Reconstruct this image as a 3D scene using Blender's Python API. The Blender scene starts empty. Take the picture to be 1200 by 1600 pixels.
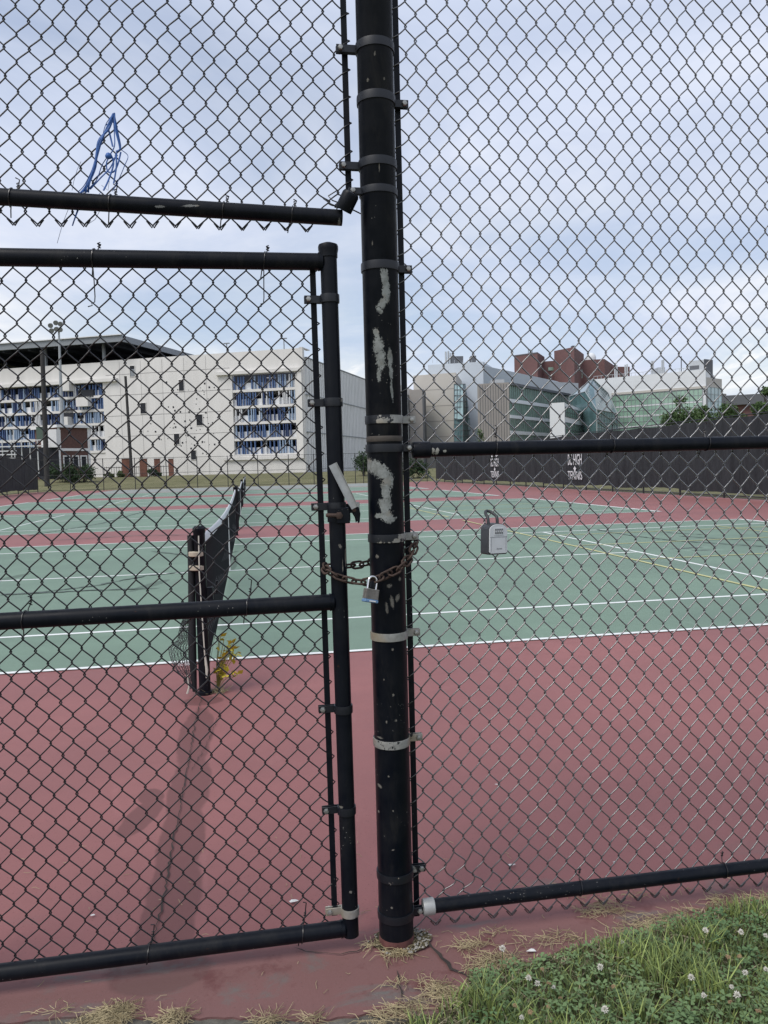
import bpy, math, random
import numpy as np
from mathutils import Vector, Matrix
random.seed(7); rng = np.random.default_rng(7)
scn = bpy.context.scene
C0 = scn.collection

# ------------------------------------------------------------------ camera
FPX, PITCH, ROLL, YAW, EYE = 1223.6, 0.0563157, -0.0247579, 0.1687976, 1.44382
_F = np.array([math.sin(YAW), math.cos(YAW), 0.]); _R = np.array([math.cos(YAW), -math.sin(YAW), 0.]); _U = np.array([0, 0, 1.])
F2 = _F*math.cos(PITCH) - _U*math.sin(PITCH); U2 = _U*math.cos(PITCH) + _F*math.sin(PITCH)
R3 = _R*math.cos(ROLL) + U2*math.sin(ROLL); U3 = U2*math.cos(ROLL) - _R*math.sin(ROLL)
EYEP = np.array([0, 0, EYE])
cam_d = bpy.data.cameras.new('camera'); cam = bpy.data.objects.new('camera', cam_d); C0.objects.link(cam)
cam.matrix_world = Matrix(((R3[0], U3[0], -F2[0], 0), (R3[1], U3[1], -F2[1], 0), (R3[2], U3[2], -F2[2], EYE), (0, 0, 0, 1)))
cam_d.sensor_fit = 'VERTICAL'; cam_d.sensor_height = 24.0; cam_d.lens = 24.0*FPX/1600.0
cam_d.clip_start = 0.05; cam_d.clip_end = 3000
scn.camera = cam
scn.view_settings.view_transform = 'Standard'; scn.view_settings.look = 'None'
scn.view_settings.exposure = 0.55; scn.view_settings.gamma = 1.0; scn.view_settings.use_curve_mapping = False

# ------------------------------------------------------------------ sky and sun (overcast, sun high behind thin cloud)
SUN_EL, SUN_AZ = math.radians(54), math.radians(238)      # azimuth clockwise from +Y
w = bpy.data.worlds.new('World'); scn.world = w; w.use_nodes = True
nt = w.node_tree; nt.nodes.clear()
def wn(t, **k):
    n = nt.nodes.new(t)
    for a, b in k.items(): setattr(n, a, b)
    return n
sky = wn('ShaderNodeTexSky', sky_type='NISHITA', sun_disc=False, sun_elevation=SUN_EL, sun_rotation=SUN_AZ)
sky.air_density = 1.0; sky.dust_density = 2.0
tc = wn('ShaderNodeTexCoord'); sep = wn('ShaderNodeSeparateXYZ'); nt.links.new(tc.outputs['Generated'], sep.inputs[0])
def wmath(op, a, b=None, clamp=False):
    n = wn('ShaderNodeMath', operation=op, use_clamp=clamp)
    for i, v in enumerate((a, b)):
        if v is None: continue
        if isinstance(v, (int, float)): n.inputs[i].default_value = v
        else: nt.links.new(v, n.inputs[i])
    return n.outputs[0]
den = wmath('ADD', wmath('MAXIMUM', sep.outputs[2], 0.0), 0.14)
cmb = wn('ShaderNodeCombineXYZ')
nt.links.new(wmath('DIVIDE', sep.outputs[0], den), cmb.inputs[0]); nt.links.new(wmath('DIVIDE', sep.outputs[1], den), cmb.inputs[1])
def wnoise(scale, detail, rough, dist, off):
    mp = wn('ShaderNodeMapping'); mp.inputs['Location'].default_value = off
    nt.links.new(cmb.outputs[0], mp.inputs[0])
    n = wn('ShaderNodeTexNoise'); n.inputs['Scale'].default_value = scale; n.inputs['Detail'].default_value = detail
    n.inputs['Roughness'].default_value = rough; n.inputs['Distortion'].default_value = dist
    nt.links.new(mp.outputs[0], n.inputs['Vector']); return n.outputs['Fac']
def wramp(fac, stops):
    r = wn('ShaderNodeValToRGB'); e = r.color_ramp.elements
    while len(e) < len(stops): e.new(0.5)
    for x, (p, c) in zip(e, stops): x.position = p; x.color = (*c, 1) if len(c) == 3 else c
    nt.links.new(fac, r.inputs[0]); return r.outputs[0]
cover = wramp(wnoise(0.75, 6, 0.55, 0.5, (3.1, 1.7, 0)), [(0.34, (0.45,)*3), (0.60, (1.0,)*3)])
shade = wramp(wnoise(1.6, 8, 0.62, 0.6, (7.3, 2.2, 0)), [(0.30, (4.15, 4.65, 5.85)), (0.50, (4.65, 5.08, 6.15)), (0.74, (5.6, 5.85, 6.55))])
bank = wmath('MULTIPLY', wramp(wnoise(0.62, 9, 0.66, 0.9, (1.4, 9.2, 0)), [(0.42, (0,)*3), (0.60, (1,)*3)]), wramp(sep.outputs[2], [(0.02, (.4,)*3), (0.10, (1,)*3), (0.34, (0,)*3)]))
shb = wn('ShaderNodeMixRGB'); nt.links.new(bank, shb.inputs[0]); nt.links.new(shade, shb.inputs[1]); shb.inputs[2].default_value = (7.3, 7.2, 7.05, 1); shade = shb.outputs[0]
mix = wn('ShaderNodeMixRGB'); nt.links.new(wmath('MAXIMUM', cover, bank), mix.inputs[0])
skyb = wn('ShaderNodeMixRGB', blend_type='MULTIPLY'); skyb.inputs[0].default_value = 1.0
nt.links.new(sky.outputs[0], skyb.inputs[1]); skyb.inputs[2].default_value = (1.0, 1.0, 1.0, 1)
nt.links.new(skyb.outputs[0], mix.inputs[1]); nt.links.new(shade, mix.inputs[2])
bg = wn('ShaderNodeBackground'); bg.inputs['Strength'].default_value = 0.105
nt.links.new(mix.outputs[0], bg.inputs['Color'])
out = wn('ShaderNodeOutputWorld'); nt.links.new(bg.outputs[0], out.inputs[0])
sd = bpy.data.lights.new('sun', 'SUN'); sd.energy = 1.5; sd.angle = math.radians(30); sd.color = (1.0, 0.96, 0.9)
so = bpy.data.objects.new('sun', sd); C0.objects.link(so)
sdir = Vector((math.sin(SUN_AZ)*math.cos(SUN_EL), math.cos(SUN_AZ)*math.cos(SUN_EL), math.sin(SUN_EL)))
so.rotation_euler = sdir.to_track_quat('Z', 'Y').to_euler(); so.location = (0, -5, 12)

# ------------------------------------------------------------------ survey helpers (photo measurements -> metres)
def ray(px, py): return F2 + R3*(px-600)/FPX + U3*(800-py)/FPX
def hit(px, py, ax, val):
    d = ray(px, py); return EYEP + d*(val-EYEP[ax])/d[ax]
def G(px, py, z=0.): return hit(px, py, 2, z)
def FY(px, py, Y=2.28): return hit(px, py, 1, Y)
def at(px, py, dep): return EYEP + ray(px, py)*dep
def hor(px): return 731.0 - (px-600)*0.02475
def foot(px, dep):
    p = at(px, hor(px), dep); return (p[0], p[1])
def zat(px, py, dep): return float(at(px, py, dep)[2])

# ------------------------------------------------------------------ mesh helpers
class MB:
    def __init__(s): s.v = []; s.f = []
    def add(s, V, F):
        o = len(s.v); s.v += [tuple(map(float, p)) for p in V]; s.f += [tuple(i+o for i in f) for f in F]; return s
    def box(s, x0, x1, y0, y1, z0, z1, M=None):
        V = [(x0,y0,z0),(x1,y0,z0),(x1,y1,z0),(x0,y1,z0),(x0,y0,z1),(x1,y0,z1),(x1,y1,z1),(x0,y1,z1)]
        if M is not None: V = [tuple(M @ Vector(p)) for p in V]
        return s.add(V, [(0,3,2,1),(4,5,6,7),(0,1,5,4),(1,2,6,5),(2,3,7,6),(3,0,4,7)])
    def cbox(s, x0, x1, y0, y1, z0, z1, c, M=None):     # box with chamfered vertical + top edges
        P = [(x0+c,y0),(x1-c,y0),(x1,y0+c),(x1,y1-c),(x1-c,y1),(x0+c,y1),(x0,y1-c),(x0,y0+c)]
        cx, cy = (x0+x1)/2, (y0+y1)/2
        sx, sy = 1-2*c/(x1-x0), 1-2*c/(y1-y0)
        Q = [(cx+(a-cx)*sx, cy+(b-cy)*sy) for a, b in P]
        rings = [[(a,b,z0) for a,b in Q],[(a,b,z0+c) for a,b in P],[(a,b,z1-c) for a,b in P],[(a,b,z1) for a,b in Q]]
        V = [p for r in rings for p in r]
        if M is not None: V = [tuple(M @ Vector(p)) for p in V]
        F = [tuple(range(7,-1,-1)), tuple(range(24,32))]
        for k in range(3):
            for i in range(8): j = (i+1)%8; F.append((k*8+i, k*8+j, k*8+8+j, k*8+8+i))
        return s.add(V, F)
    def prism(s, poly, z0, z1):
        n = len(poly)
        a = sum(poly[i][0]*poly[(i+1)%n][1]-poly[(i+1)%n][0]*poly[i][1] for i in range(n))
        if a < 0: poly = poly[::-1]
        V = [(x,y,z0) for x,y in poly]+[(x,y,z1) for x,y in poly]
        return s.add(V, [tuple(range(n-1,-1,-1)), tuple(range(n,2*n))]+[(i,(i+1)%n,n+(i+1)%n,n+i) for i in range(n)])
    def tube(s, pts, r, n=6, closed=False, caps=True, flat=None):
        P = np.array(pts, float); k = len(P)
        if closed: T = np.roll(P,-1,0)-np.roll(P,1,0)
        else: T = np.gradient(P, axis=0) if k > 2 else np.repeat((P[1]-P[0])[None],2,0)
        T /= np.linalg.norm(T, axis=1)[:,None]+1e-12
        ref = np.array([0,0,1.]) if abs(T[0][2]) < 0.9 else np.array([0,1.,0])
        a = np.cross(ref, T[0]); a /= np.linalg.norm(a)
        rr = np.full(k, r) if np.isscalar(r) else np.array(r)
        V = []
        for i in range(k):
            a = a - T[i]*(a@T[i]); a /= np.linalg.norm(a)+1e-12
            b = np.cross(T[i], a)
            for j in range(n):
                t = 2*math.pi*j/n
                V.append(P[i] + rr[i]*(a*math.cos(t)+b*math.sin(t)*(flat or 1)))
        F = []
        for i in range(k if closed else k-1):
            i2 = (i+1)%k
            for j in range(n): F.append((i*n+j, i*n+(j+1)%n, i2*n+(j+1)%n, i2*n+j))
        if caps and not closed: F += [tuple(range(n-1,-1,-1)), tuple(range((k-1)*n, k*n))]
        return s.add(V, F)
    def lathe(s, prof, n=24, c=(0,0,0), M=None, close=False):
        V = []; F = []
        for r, z in prof:
            for j in range(n):
                t = 2*math.pi*j/n; V.append((r*math.cos(t), r*math.sin(t), z))
        k = len(prof)
        for i in range(k if close else k-1):
            i2 = (i+1)%k
            for j in range(n): F.append((i*n+j, i*n+(j+1)%n, i2*n+(j+1)%n, i2*n+j))
        if not close: F += [tuple(range(n-1,-1,-1)), tuple(range((k-1)*n,k*n))]
        if M is not None: V = [M @ Vector(p) for p in V]
        V = [(p[0]+c[0], p[1]+c[1], p[2]+c[2]) for p in V]
        return s.add(V, F)
    def mesh(s, name, m, smooth=None):
        me = bpy.data.meshes.new(name); me.from_pydata(s.v, [], s.f)
        if m is not None: me.materials.append(m)
        if smooth:
            me.shade_smooth()
            try: me.set_sharp_from_angle(angle=math.radians(smooth))
            except Exception: pass
        me.update(); return me
    def build(s, name, m, parent=None, smooth=None, kind=None, loc=None):
        o = bpy.data.objects.new(name, s.mesh(name, m, smooth)); C0.objects.link(o)
        if parent is not None: o.parent = parent
        if kind: o['kind'] = kind
        if loc is not None: o.location = loc
        return o
def thing(name, label, cat, group=None, loc=(0,0,0)):
    o = bpy.data.objects.new(name, None); C0.objects.link(o); o.location = loc; o.empty_display_size = 0.1
    return tag(o, label, cat, group)
def tag(o, label, cat, group=None):
    o['label'] = label; o['category'] = cat
    if group: o['group'] = group
    return o
def part(name, me, parent):
    o = bpy.data.objects.new(name, me); C0.objects.link(o); o.parent = parent; return o
def structure(o, label=None):
    o['kind'] = 'structure'
    if label: o['label'] = label
    return o
def copy_tree(o, parent=None):
    c = o.copy(); C0.objects.link(c); c.parent = parent
    for ch in list(o.children): copy_tree(ch, c)
    return c
def text_mesh(body, size, m, depth=0.0, name='lettering', shear=0.0, width=1.0, align='CENTER'):
    cu = bpy.data.curves.new('t', 'FONT'); cu.body = body; cu.size = size; cu.extrude = depth; cu.shear = shear
    cu.align_x = align; cu.align_y = 'CENTER'; cu.resolution_u = 3; cu.offset = size*0.006
    ob = bpy.data.objects.new('t', cu); C0.objects.link(ob)
    dg = bpy.context.evaluated_depsgraph_get(); dg.update()
    me = bpy.data.meshes.new_from_object(ob.evaluated_get(dg)); me.name = name
    me.materials.clear(); me.materials.append(m)
    if width != 1.0: me.transform(Matrix.Diagonal((width,1,1,1)))
    bpy.data.objects.remove(ob); bpy.data.curves.remove(cu); return me

# ------------------------------------------------------------------ materials
class NT:
    def __init__(s, name):
        s.m = bpy.data.materials.new(name); s.m.use_nodes = True; s.t = s.m.node_tree; s.b = s.t.nodes['Principled BSDF']
        s.geo = s.t.nodes.new('ShaderNodeNewGeometry'); s.tc = s.t.nodes.new('ShaderNodeTexCoord')
    def link(s, a, b): s.t.links.new(a, b)
    def put(s, sock, v):
        if isinstance(v, (int, float)): sock.default_value = v
        elif isinstance(v, tuple): sock.default_value = v if len(v) == len(sock.default_value) else (*v, 1)
        else: s.link(v, sock)
    def math(s, op, a, b=0.0, clamp=False):
        n = s.t.nodes.new('ShaderNodeMath'); n.operation = op; n.use_clamp = clamp
        s.put(n.inputs[0], a); s.put(n.inputs[1], b); return n.outputs[0]
    def noise(s, vec, scale, detail=4, rough=.55, dist=0., out='Fac'):
        n = s.t.nodes.new('ShaderNodeTexNoise'); n.inputs['Scale'].default_value = scale; n.inputs['Detail'].default_value = detail
        n.inputs['Roughness'].default_value = rough; n.inputs['Distortion'].default_value = dist
        s.link(vec, n.inputs['Vector']); return n.outputs[out]
    def voro(s, vec, scale, feat='F1'):
        n = s.t.nodes.new('ShaderNodeTexVoronoi'); n.feature = feat; n.inputs['Scale'].default_value = scale; s.link(vec, n.inputs['Vector']); return n.outputs['Distance']
    def ramp(s, f, a, b, lo=0., hi=1.):
        n = s.t.nodes.new('ShaderNodeMapRange'); n.clamp = True
        s.put(n.inputs[0], f); n.inputs[1].default_value = a; n.inputs[2].default_value = b; n.inputs[3].default_value = lo; n.inputs[4].default_value = hi
        return n.outputs[0]
    def smooth(s, f, a, b):
        n = s.t.nodes.new('ShaderNodeMapRange'); n.interpolation_type = 'SMOOTHSTEP'
        s.put(n.inputs[0], f); n.inputs[1].default_value = a; n.inputs[2].default_value = b; return n.outputs[0]
    def mix(s, f, a, b, mode='MIX'):
        n = s.t.nodes.new('ShaderNodeMixRGB'); n.blend_type = mode
        s.put(n.inputs[0], f); s.put(n.inputs[1], a); s.put(n.inputs[2], b); return n.outputs[0]
    def scalevec(s, vec, sc):
        n = s.t.nodes.new('ShaderNodeMapping'); n.inputs['Scale'].default_value = sc; s.link(vec, n.inputs[0]); return n.outputs[0]
    def xyz(s, vec):
        n = s.t.nodes.new('ShaderNodeSeparateXYZ'); s.link(vec, n.inputs[0]); return n.outputs
    def bump(s, h, strength, dist=0.002):
        n = s.t.nodes.new('ShaderNodeBump'); n.inputs['Strength'].default_value = strength; n.inputs['Distance'].default_value = dist
        s.link(h, n.inputs['Height']); s.link(n.outputs[0], s.b.inputs['Normal'])
    def fin(s, col, rough=.6, metal=0., spec=.5):
        s.put(s.b.inputs['Base Color'], col); s.put(s.b.inputs['Roughness'], rough); s.put(s.b.inputs['Metallic'], metal)
        s.b.inputs['Specular IOR Level'].default_value = spec; return s.m
MC = {}
def mat(name, col, rough=.6, metal=0., var=.18, scale=6., bump=0., spec=.5, stretch=(1,1,1), bscale=None):
    if name in MC: return MC[name]
    n = NT(name); p = n.scalevec(n.geo.outputs['Position'], stretch)
    f = n.noise(p, scale, 5, .6)
    lo = tuple(c*(1-var) for c in col); hi = tuple(min(1, c*(1+var)) for c in col)
    c = n.mix(n.ramp(f, .3, .7), (*lo, 1), (*hi, 1))
    if bump: n.bump(n.noise(p, bscale or scale*6, 3), bump)
    MC[name] = n.fin(c, n.ramp(f, .3, .7, max(.02, rough-.07), min(1, rough+.07)), metal, spec); return MC[name]

def ellipses(n, x, z, lst):
    """union of ellipses (cx, cz, rx, rz, tilt): returns field >0 inside, 1 at the centre"""
    tot = None
    for cx, cz, rx, rz, a in lst:
        dx = n.math('SUBTRACT', x, cx); dz = n.math('SUBTRACT', z, cz); ca, sa = math.cos(a), math.sin(a)
        u = n.math('ADD', n.math('MULTIPLY', dx, ca/rx), n.math('MULTIPLY', dz, sa/rx))
        v = n.math('ADD', n.math('MULTIPLY', dx, -sa/rz), n.math('MULTIPLY', dz, ca/rz))
        e = n.math('SUBTRACT', 1.0, n.math('ADD', n.math('MULTIPLY', u, u), n.math('MULTIPLY', v, v)))
        tot = e if tot is None else n.math('MAXIMUM', tot, e)
    return tot

BLACK = (0.0024, 0.0040, 0.0080)
def black_paint(name, patches=(), chips=(), speck=.0, rust=0., under=(.33,.35,.34), rough=.42, dust=.5):
    n = NT(name); pos = n.geo.outputs['Position']
    f1 = n.noise(pos, 14, 5); f2 = n.noise(n.scalevec(pos, (1,1,.12)), 90, 4)
    col = n.mix(n.ramp(f1, .35, .75), (*BLACK, 1), (.0065, .0080, .0115, 1))
    col = n.mix(n.math('MULTIPLY', n.ramp(f2, .52, .78), dust*.4), col, (.022, .023, .025, 1))
    gr = n.noise(n.scalevec(pos,(1,1,.35)), 11, 8, .75, .5)
    col = n.mix(n.math('MULTIPLY', n.ramp(gr, .54, .70), .45), col, (.030, .029, .027, 1))
    if speck:
        v = n.math('ADD', n.voro(pos, 95), n.math('MULTIPLY', n.math('SUBTRACT', n.noise(pos, 330, 3), .5), .5)); nz = n.noise(pos, 7, 3)
        m = n.math('MULTIPLY', n.math('LESS_THAN', v, .085), n.math('GREATER_THAN', nz, 1-speck))
        col = n.mix(m, col, (.22, .215, .20, 1))
    if rust:
        col = n.mix(n.ramp(n.noise(pos, 22, 6, .65), .72-rust*.2, .78), col, (.09, .035, .015, 1))
    r = n.ramp(f1, .3, .7, rough-.1, rough+.12)
    hgt = n.math('MULTIPLY', n.noise(pos, 160, 3), .4)
    if patches:
        x, y, z = n.xyz(pos)
        w1 = n.math('SUBTRACT', n.noise(n.scalevec(pos,(1,1,.7)), 70, 8, .8, .4), .5); w2 = n.math('SUBTRACT', n.noise(n.scalevec(pos,(1,1,.6)), 260, 5, .75), .5)
        e = ellipses(n, x, z, patches)
        e = n.math('ADD', e, n.math('ADD', n.math('MULTIPLY', w1, 4.6), n.math('MULTIPLY', w2, 4.2)))
        cm = None
        if chips:
            w3 = n.math('SUBTRACT', n.noise(pos, 340, 5, .8, .6), .5)
            cm = n.math('MULTIPLY', n.smooth(n.math('ADD', ellipses(n, x, z, chips), n.math('SUBTRACT', n.math('MULTIPLY', w3, 6.0), .15)), .0, .1), n.math('MULTIPLY', n.math('LESS_THAN', y, 2.281), .62))
        m = n.math('MULTIPLY', n.smooth(e, .0, .05), n.math('LESS_THAN', y, 2.281))
        uc = n.mix(n.ramp(n.noise(pos, 60, 5), .35, .65), (under[0]*.62, under[1]*.62, under[2]*.6, 1), (*under, 1))
        uc = n.mix(n.ramp(n.noise(pos, 17, 3), .55, .75), uc, (.27, .24, .19, 1))
        col = n.mix(m, col, uc); r = n.math('ADD', n.math('MULTIPLY', n.math('SUBTRACT', 1., m), r), n.math('MULTIPLY', m, .5))
        if cm is not None: col = n.mix(cm, col, (.27, .255, .22, 1))
        hgt = n.math('SUBTRACT', hgt, m)
    n.bump(hgt, .35, .0006)
    return n.fin(col, r, 0., .18)

# ground stains: (x, y, rx, ry, tilt)
def pxe(px, py, rx, ry, a=0.): p = G(px, py); return (p[0], p[1], rx, ry, a)
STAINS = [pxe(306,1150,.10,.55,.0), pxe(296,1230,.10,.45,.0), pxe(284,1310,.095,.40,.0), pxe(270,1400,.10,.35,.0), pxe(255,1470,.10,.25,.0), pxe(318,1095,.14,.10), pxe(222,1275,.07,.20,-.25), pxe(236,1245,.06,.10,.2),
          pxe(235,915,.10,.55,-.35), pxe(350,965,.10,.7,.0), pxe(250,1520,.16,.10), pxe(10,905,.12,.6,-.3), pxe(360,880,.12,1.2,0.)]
OIL = [pxe(1072,857,.45,.12,.1), pxe(1098,860,.32,.10,-.1)]
def court_paint(name, col, far=None, wear=0.0):
    n = NT(name); pos = n.geo.outputs['Position']; x, y, z = n.xyz(pos)
    f = n.noise(pos, .55, 6, .6); g = n.noise(pos, 9, 5, .65); k = n.noise(pos, 130, 2, .5)
    lo = tuple(c*.82 for c in col); hi = tuple(c*1.14+.006 for c in col)
    c = n.mix(n.ramp(f, .3, .7), (*lo, 1), (*hi, 1))
    c = n.mix(n.math('MULTIPLY', n.ramp(n.noise(pos, 1.9, 7, .7, .5), .50, .70), .35), c, tuple(v*.80 for v in col))
    c = n.mix(n.math('MULTIPLY', n.ramp(n.noise(n.scalevec(pos,(1,.35,1)), 3.1, 6, .75, 1.2), .58, .70), .30), c, tuple(v*1.18+.03 for v in col))
    c = n.mix(n.math('MULTIPLY', n.math('LESS_THAN', n.voro(pos, 55), .13), .55), c, tuple(v*.5 for v in col))
    c = n.mix(n.math('MULTIPLY', n.ramp(g, .45, .75), .35), c, tuple(v*.82+.012 for v in col))
    c = n.mix(n.math('MULTIPLY', n.ramp(k, .55, .8), .22), c, tuple(v*1.5+.01 for v in col))
    c = n.mix(n.math('MULTIPLY', n.ramp(n.noise(n.scalevec(pos,(1,3,1)), .32, 7, .68, .8), .56, .70), .30), c, tuple(v*.62 for v in col))
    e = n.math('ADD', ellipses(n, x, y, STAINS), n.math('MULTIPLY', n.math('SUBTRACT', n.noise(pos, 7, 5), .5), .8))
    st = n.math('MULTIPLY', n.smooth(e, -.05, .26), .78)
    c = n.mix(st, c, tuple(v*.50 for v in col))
    o = n.math('ADD', ellipses(n, x, y, OIL), n.math('MULTIPLY', n.math('SUBTRACT', n.noise(pos, 5, 5), .5), 1.3))
    c = n.mix(n.math('MULTIPLY', n.smooth(o, -.5, .1), .5), c, tuple(v*1.25+.03 for v in col))
    c = n.mix(n.math('MULTIPLY', n.smooth(o, .4, .75), .8), c, (.025, .03, .03, 1))
    if wear:
        wm = n.math('MULTIPLY', n.ramp(n.noise(n.scalevec(pos,(1,2.2,1)), 2.6, 7, .7, .6), .55, .68), n.smooth(n.math('MULTIPLY', y, -1.), -2.75, -2.25))
        c = n.mix(n.math('MULTIPLY', n.smooth(n.math('MULTIPLY', y, -1.), -2.42, -2.2), .55), c, (.115, .075, .068, 1))
        c = n.mix(n.math('MULTIPLY', wm, wear), c, (.13, .125, .115, 1))
        c = n.mix(n.math('MULTIPLY', n.ramp(n.noise(pos, 4.2, 6, .7), .56, .66), n.math('MULTIPLY', n.smooth(n.math('MULTIPLY', y, -1.), -2.6, -2.2), .7)), c, (.10, .028, .028, 1))
    n.bump(n.math('ADD', n.noise(pos, 230, 2), n.math('MULTIPLY', g, .6)), .28, .0015)
    return n.fin(c, n.ramp(f, .3, .7, .62, .8), 0, .42)
RED = (.258, .103, .098); GREEN = (.157, .233, .173)
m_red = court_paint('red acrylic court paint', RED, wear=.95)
m_green = court_paint('green acrylic court paint', GREEN)
m_pale = court_paint('sun bleached old court paint', (.25, .27, .25))
m_line = mat('white line paint', (.74, .76, .74), .7, var=.06, scale=3)
m_yline = mat('faded yellow line paint', (.50, .49, .24), .7, var=.14, scale=3)
m_crack = mat('crack dirt', (.035, .028, .024), .95, var=.4, scale=30)
m_patch = mat('crack filler', (.085, .115, .10), .8, var=.3, scale=4)
m_galv = mat('galvanised steel', (.42, .43, .42), .42, .75, .2, 25, .1)
m_dull = mat('dull zinc bolt', (.36, .36, .34), .45, .8, .25, 60)
m_rust = mat('rusty chain steel', (.066, .043, .034), .75, .35, .5, 70, .3)
m_blackm = black_paint('black painted steel', speck=.36)
m_blackr = black_paint('black painted steel chipped', speck=.47, rust=.25)
m_bar = black_paint('black painted flat bar', speck=.40, rust=.12, rough=.55)

# ================================================================== SETTING: ground, courts
def terrain_z(x, y):
    t = min(1, max(0, (y-76.2)/20.)); t = t*t*(3-2*t)
    return -0.03 + 1.12*t
xs = [-900,-300,-120,-70,-45,-30,-22,-19,-16,-12,-8,-4,0,4,8,12,16,18,22,30,45,70,120,300,900]
ys = [-200,-40,-8,-2,0,2,20,50,70,74,76.2,78,80,82,84,86,88,90,92,94,96,98,102,110,130,160,220,320,500,1500]
mb = MB(); V = [(x, y, terrain_z(x, y)) for y in ys for x in xs]; nx = len(xs)
mb.add(V, [(j*nx+i, j*nx+i+1, (j+1)*nx+i+1, (j+1)*nx+i) for j in range(len(ys)-1) for i in range(nx-1)])
n = NT('dry lawn'); pos = n.geo.outputs['Position']
c = n.mix(n.ramp(n.noise(n.scalevec(pos,(1,1.6,1)), .25, 7, .65), .35, .65), (.125, .125, .060, 1), (.205, .190, .105, 1))
c = n.mix(n.math('MULTIPLY', n.ramp(n.noise(pos, 3.0, 5, .7), .45, .7), .5), c, (.085, .10, .045, 1))
n.bump(n.noise(pos, 14, 5, .7), .6, .08)
m_lawn = n.fin(c, .95, 0, .2)
structure(mb.build('ground', m_lawn, smooth=60), 'dry olive lawn rising in a bank behind the courts')

XL, XR, YB = -18.9, 17.5, 75.2         # windscreen fence lines and the rear fence
SX = -0.3327                           # net line
edge = [(-1.35,2.27),(-1.0,2.21),(-.72,2.15),(-.6,2.14),(-.46,2.13),(-.33,2.09),(-.2,2.065),(-.05,2.03),(.14,1.98),(.26,1.985),(.36,1.955),(.45,1.94),(.6,1.9),(.9,1.86),(1.3,1.83),(2.0,1.8),(3.2,1.8),(XR+.3,1.8)]
e2 = []
for (a, b), (c_, d) in zip(edge, edge[1:]):
    k = max(1, int(abs(c_-a)/.02)) if a < 1.0 else 3
    for i in range(k):
        t = i/k; e2.append((a+(c_-a)*t, b+(d-b)*t+random.uniform(-.006,.006)))
e2.append(edge[-1])
poly = [(XL-.4, 2.5)] + e2 + [(XR+.3, YB+.5), (XL-.4, YB+.5)]
court = MB().prism(poly, -.06, 0.).build('court_surface', m_red)
structure(court, 'red painted acrylic surround of the tennis courts')
def sheet(name, x0, x1, y0, y1, z, m, parent=court):
    return MB().box(x0, x1, y0, y1, z-.003, z, None).build(name, m, parent)
NEAR = [6.0774, 20.7212, 35.45, 50.1]
BX0, BX1 = SX-11.885, SX+11.885
sheet('bleached_slab', BX0, BX1, 62.2, YB-.2, .0045, m_pale)
def line(x0, x1, y0, y1, z=.009, m=None): return sheet('court_line', x0, x1, y0, y1, z, m or m_line)
for k, y0 in enumerate(NEAR):
    sheet('green_court', BX0, BX1, y0, y0+10.97, .0045, m_green)
    w2 = .026 if k == 0 else .022
    for v, a, b in ((0,-11.885,11.885),(10.97,-11.885,11.885)): line(SX+a-.05, SX+b+.05, y0+v-w2, y0+v+w2)
    for v in (1.37, 9.6): line(SX-11.83, SX+11.83, y0+v-w2, y0+v+w2)
    line(SX-6.37, SX+6.37, y0+5.485-w2, y0+5.485+w2)
    for s in (-6.4, 6.4): line(SX+s-.025, SX+s+.025, y0+1.40, y0+9.57)
    for s in (-11.885, 11.885): line(SX+s-.05, SX+s+.05, y0+.03, y0+10.94)
yz = .0135
for a in ((5.49,5.54,6.9,13.2),(5.49,5.54,13.25,20.0)): line(*a, z=yz, m=m_yline)
for yy, xa, xb in ((10.65,5.56,9.9),(12.83,5.56,9.9),(14.83,5.56,10.9)): line(xa, xb, yy-.02, yy+.02, z=yz, m=m_yline)
line(9.92,9.96,8.2,15.5,z=yz,m=m_yline); line(5.49,5.54,21.5,33,z=yz,m=m_yline); line(-6.4,-6.36,36,46,z=yz,m=m_yline); line(4.6,4.64,50.6,60.5,z=yz,m=m_yline)
for a in ((5.56,10.3,24.4),(5.56,10.3,27.2)): line(a[0],a[1],a[2]-.02,a[2]+.02,z=yz,m=m_yline)

def crack(pts, wd, m=m_crack, z=.006, jit=.006, name='crack'):
    P = [pts[0]]
    for a, b in zip(pts, pts[1:]):
        L = math.dist(a, b); k = max(2, int(L/(jit*4)))
        for i in range(1, k+1):
            t = i/k; P.append((a[0]+(b[0]-a[0])*t+random.uniform(-jit,jit), a[1]+(b[1]-a[1])*t+random.uniform(-jit,jit)))
    mb = MB(); V = []
    for i, p in enumerate(P):
        q = P[min(i+1, len(P)-1)]; o = P[max(i-1, 0)]
        d = (q[0]-o[0], q[1]-o[1]); L = math.hypot(*d) or 1
        ww = wd*random.uniform(.35, 1.2)*(1 if 0 < i < len(P)-1 else .2)
        V += [(p[0]-d[1]/L*ww/2, p[1]+d[0]/L*ww/2, z), (p[0]+d[1]/L*ww/2, p[1]-d[0]/L*ww/2, z)]
    mb.add(V, [(2*i, 2*i+1, 2*i+3, 2*i+2) for i in range(len(P)-1)])
    return mb.build(name, m, court)
g2 = lambda *a: [tuple(G(x, y)[:2]) for x, y in a]
crack(g2((316,1090),(305,1125),(300,1160),(288,1230),(268,1330),(258,1400),(240,1470),(236,1500)), .006)
crack(g2((460,1483),(480,1490),(520,1493),(560,1490),(583,1470),(596,1463)), .0045)
crack(g2((666,1470),(690,1500),(705,1515),(735,1530)), .011)
crack(g2((620,1518),(626,1540),(630,1562)), .005)
crack(g2((300,1205),(330,1150),(345,1110)), .003)
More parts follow.
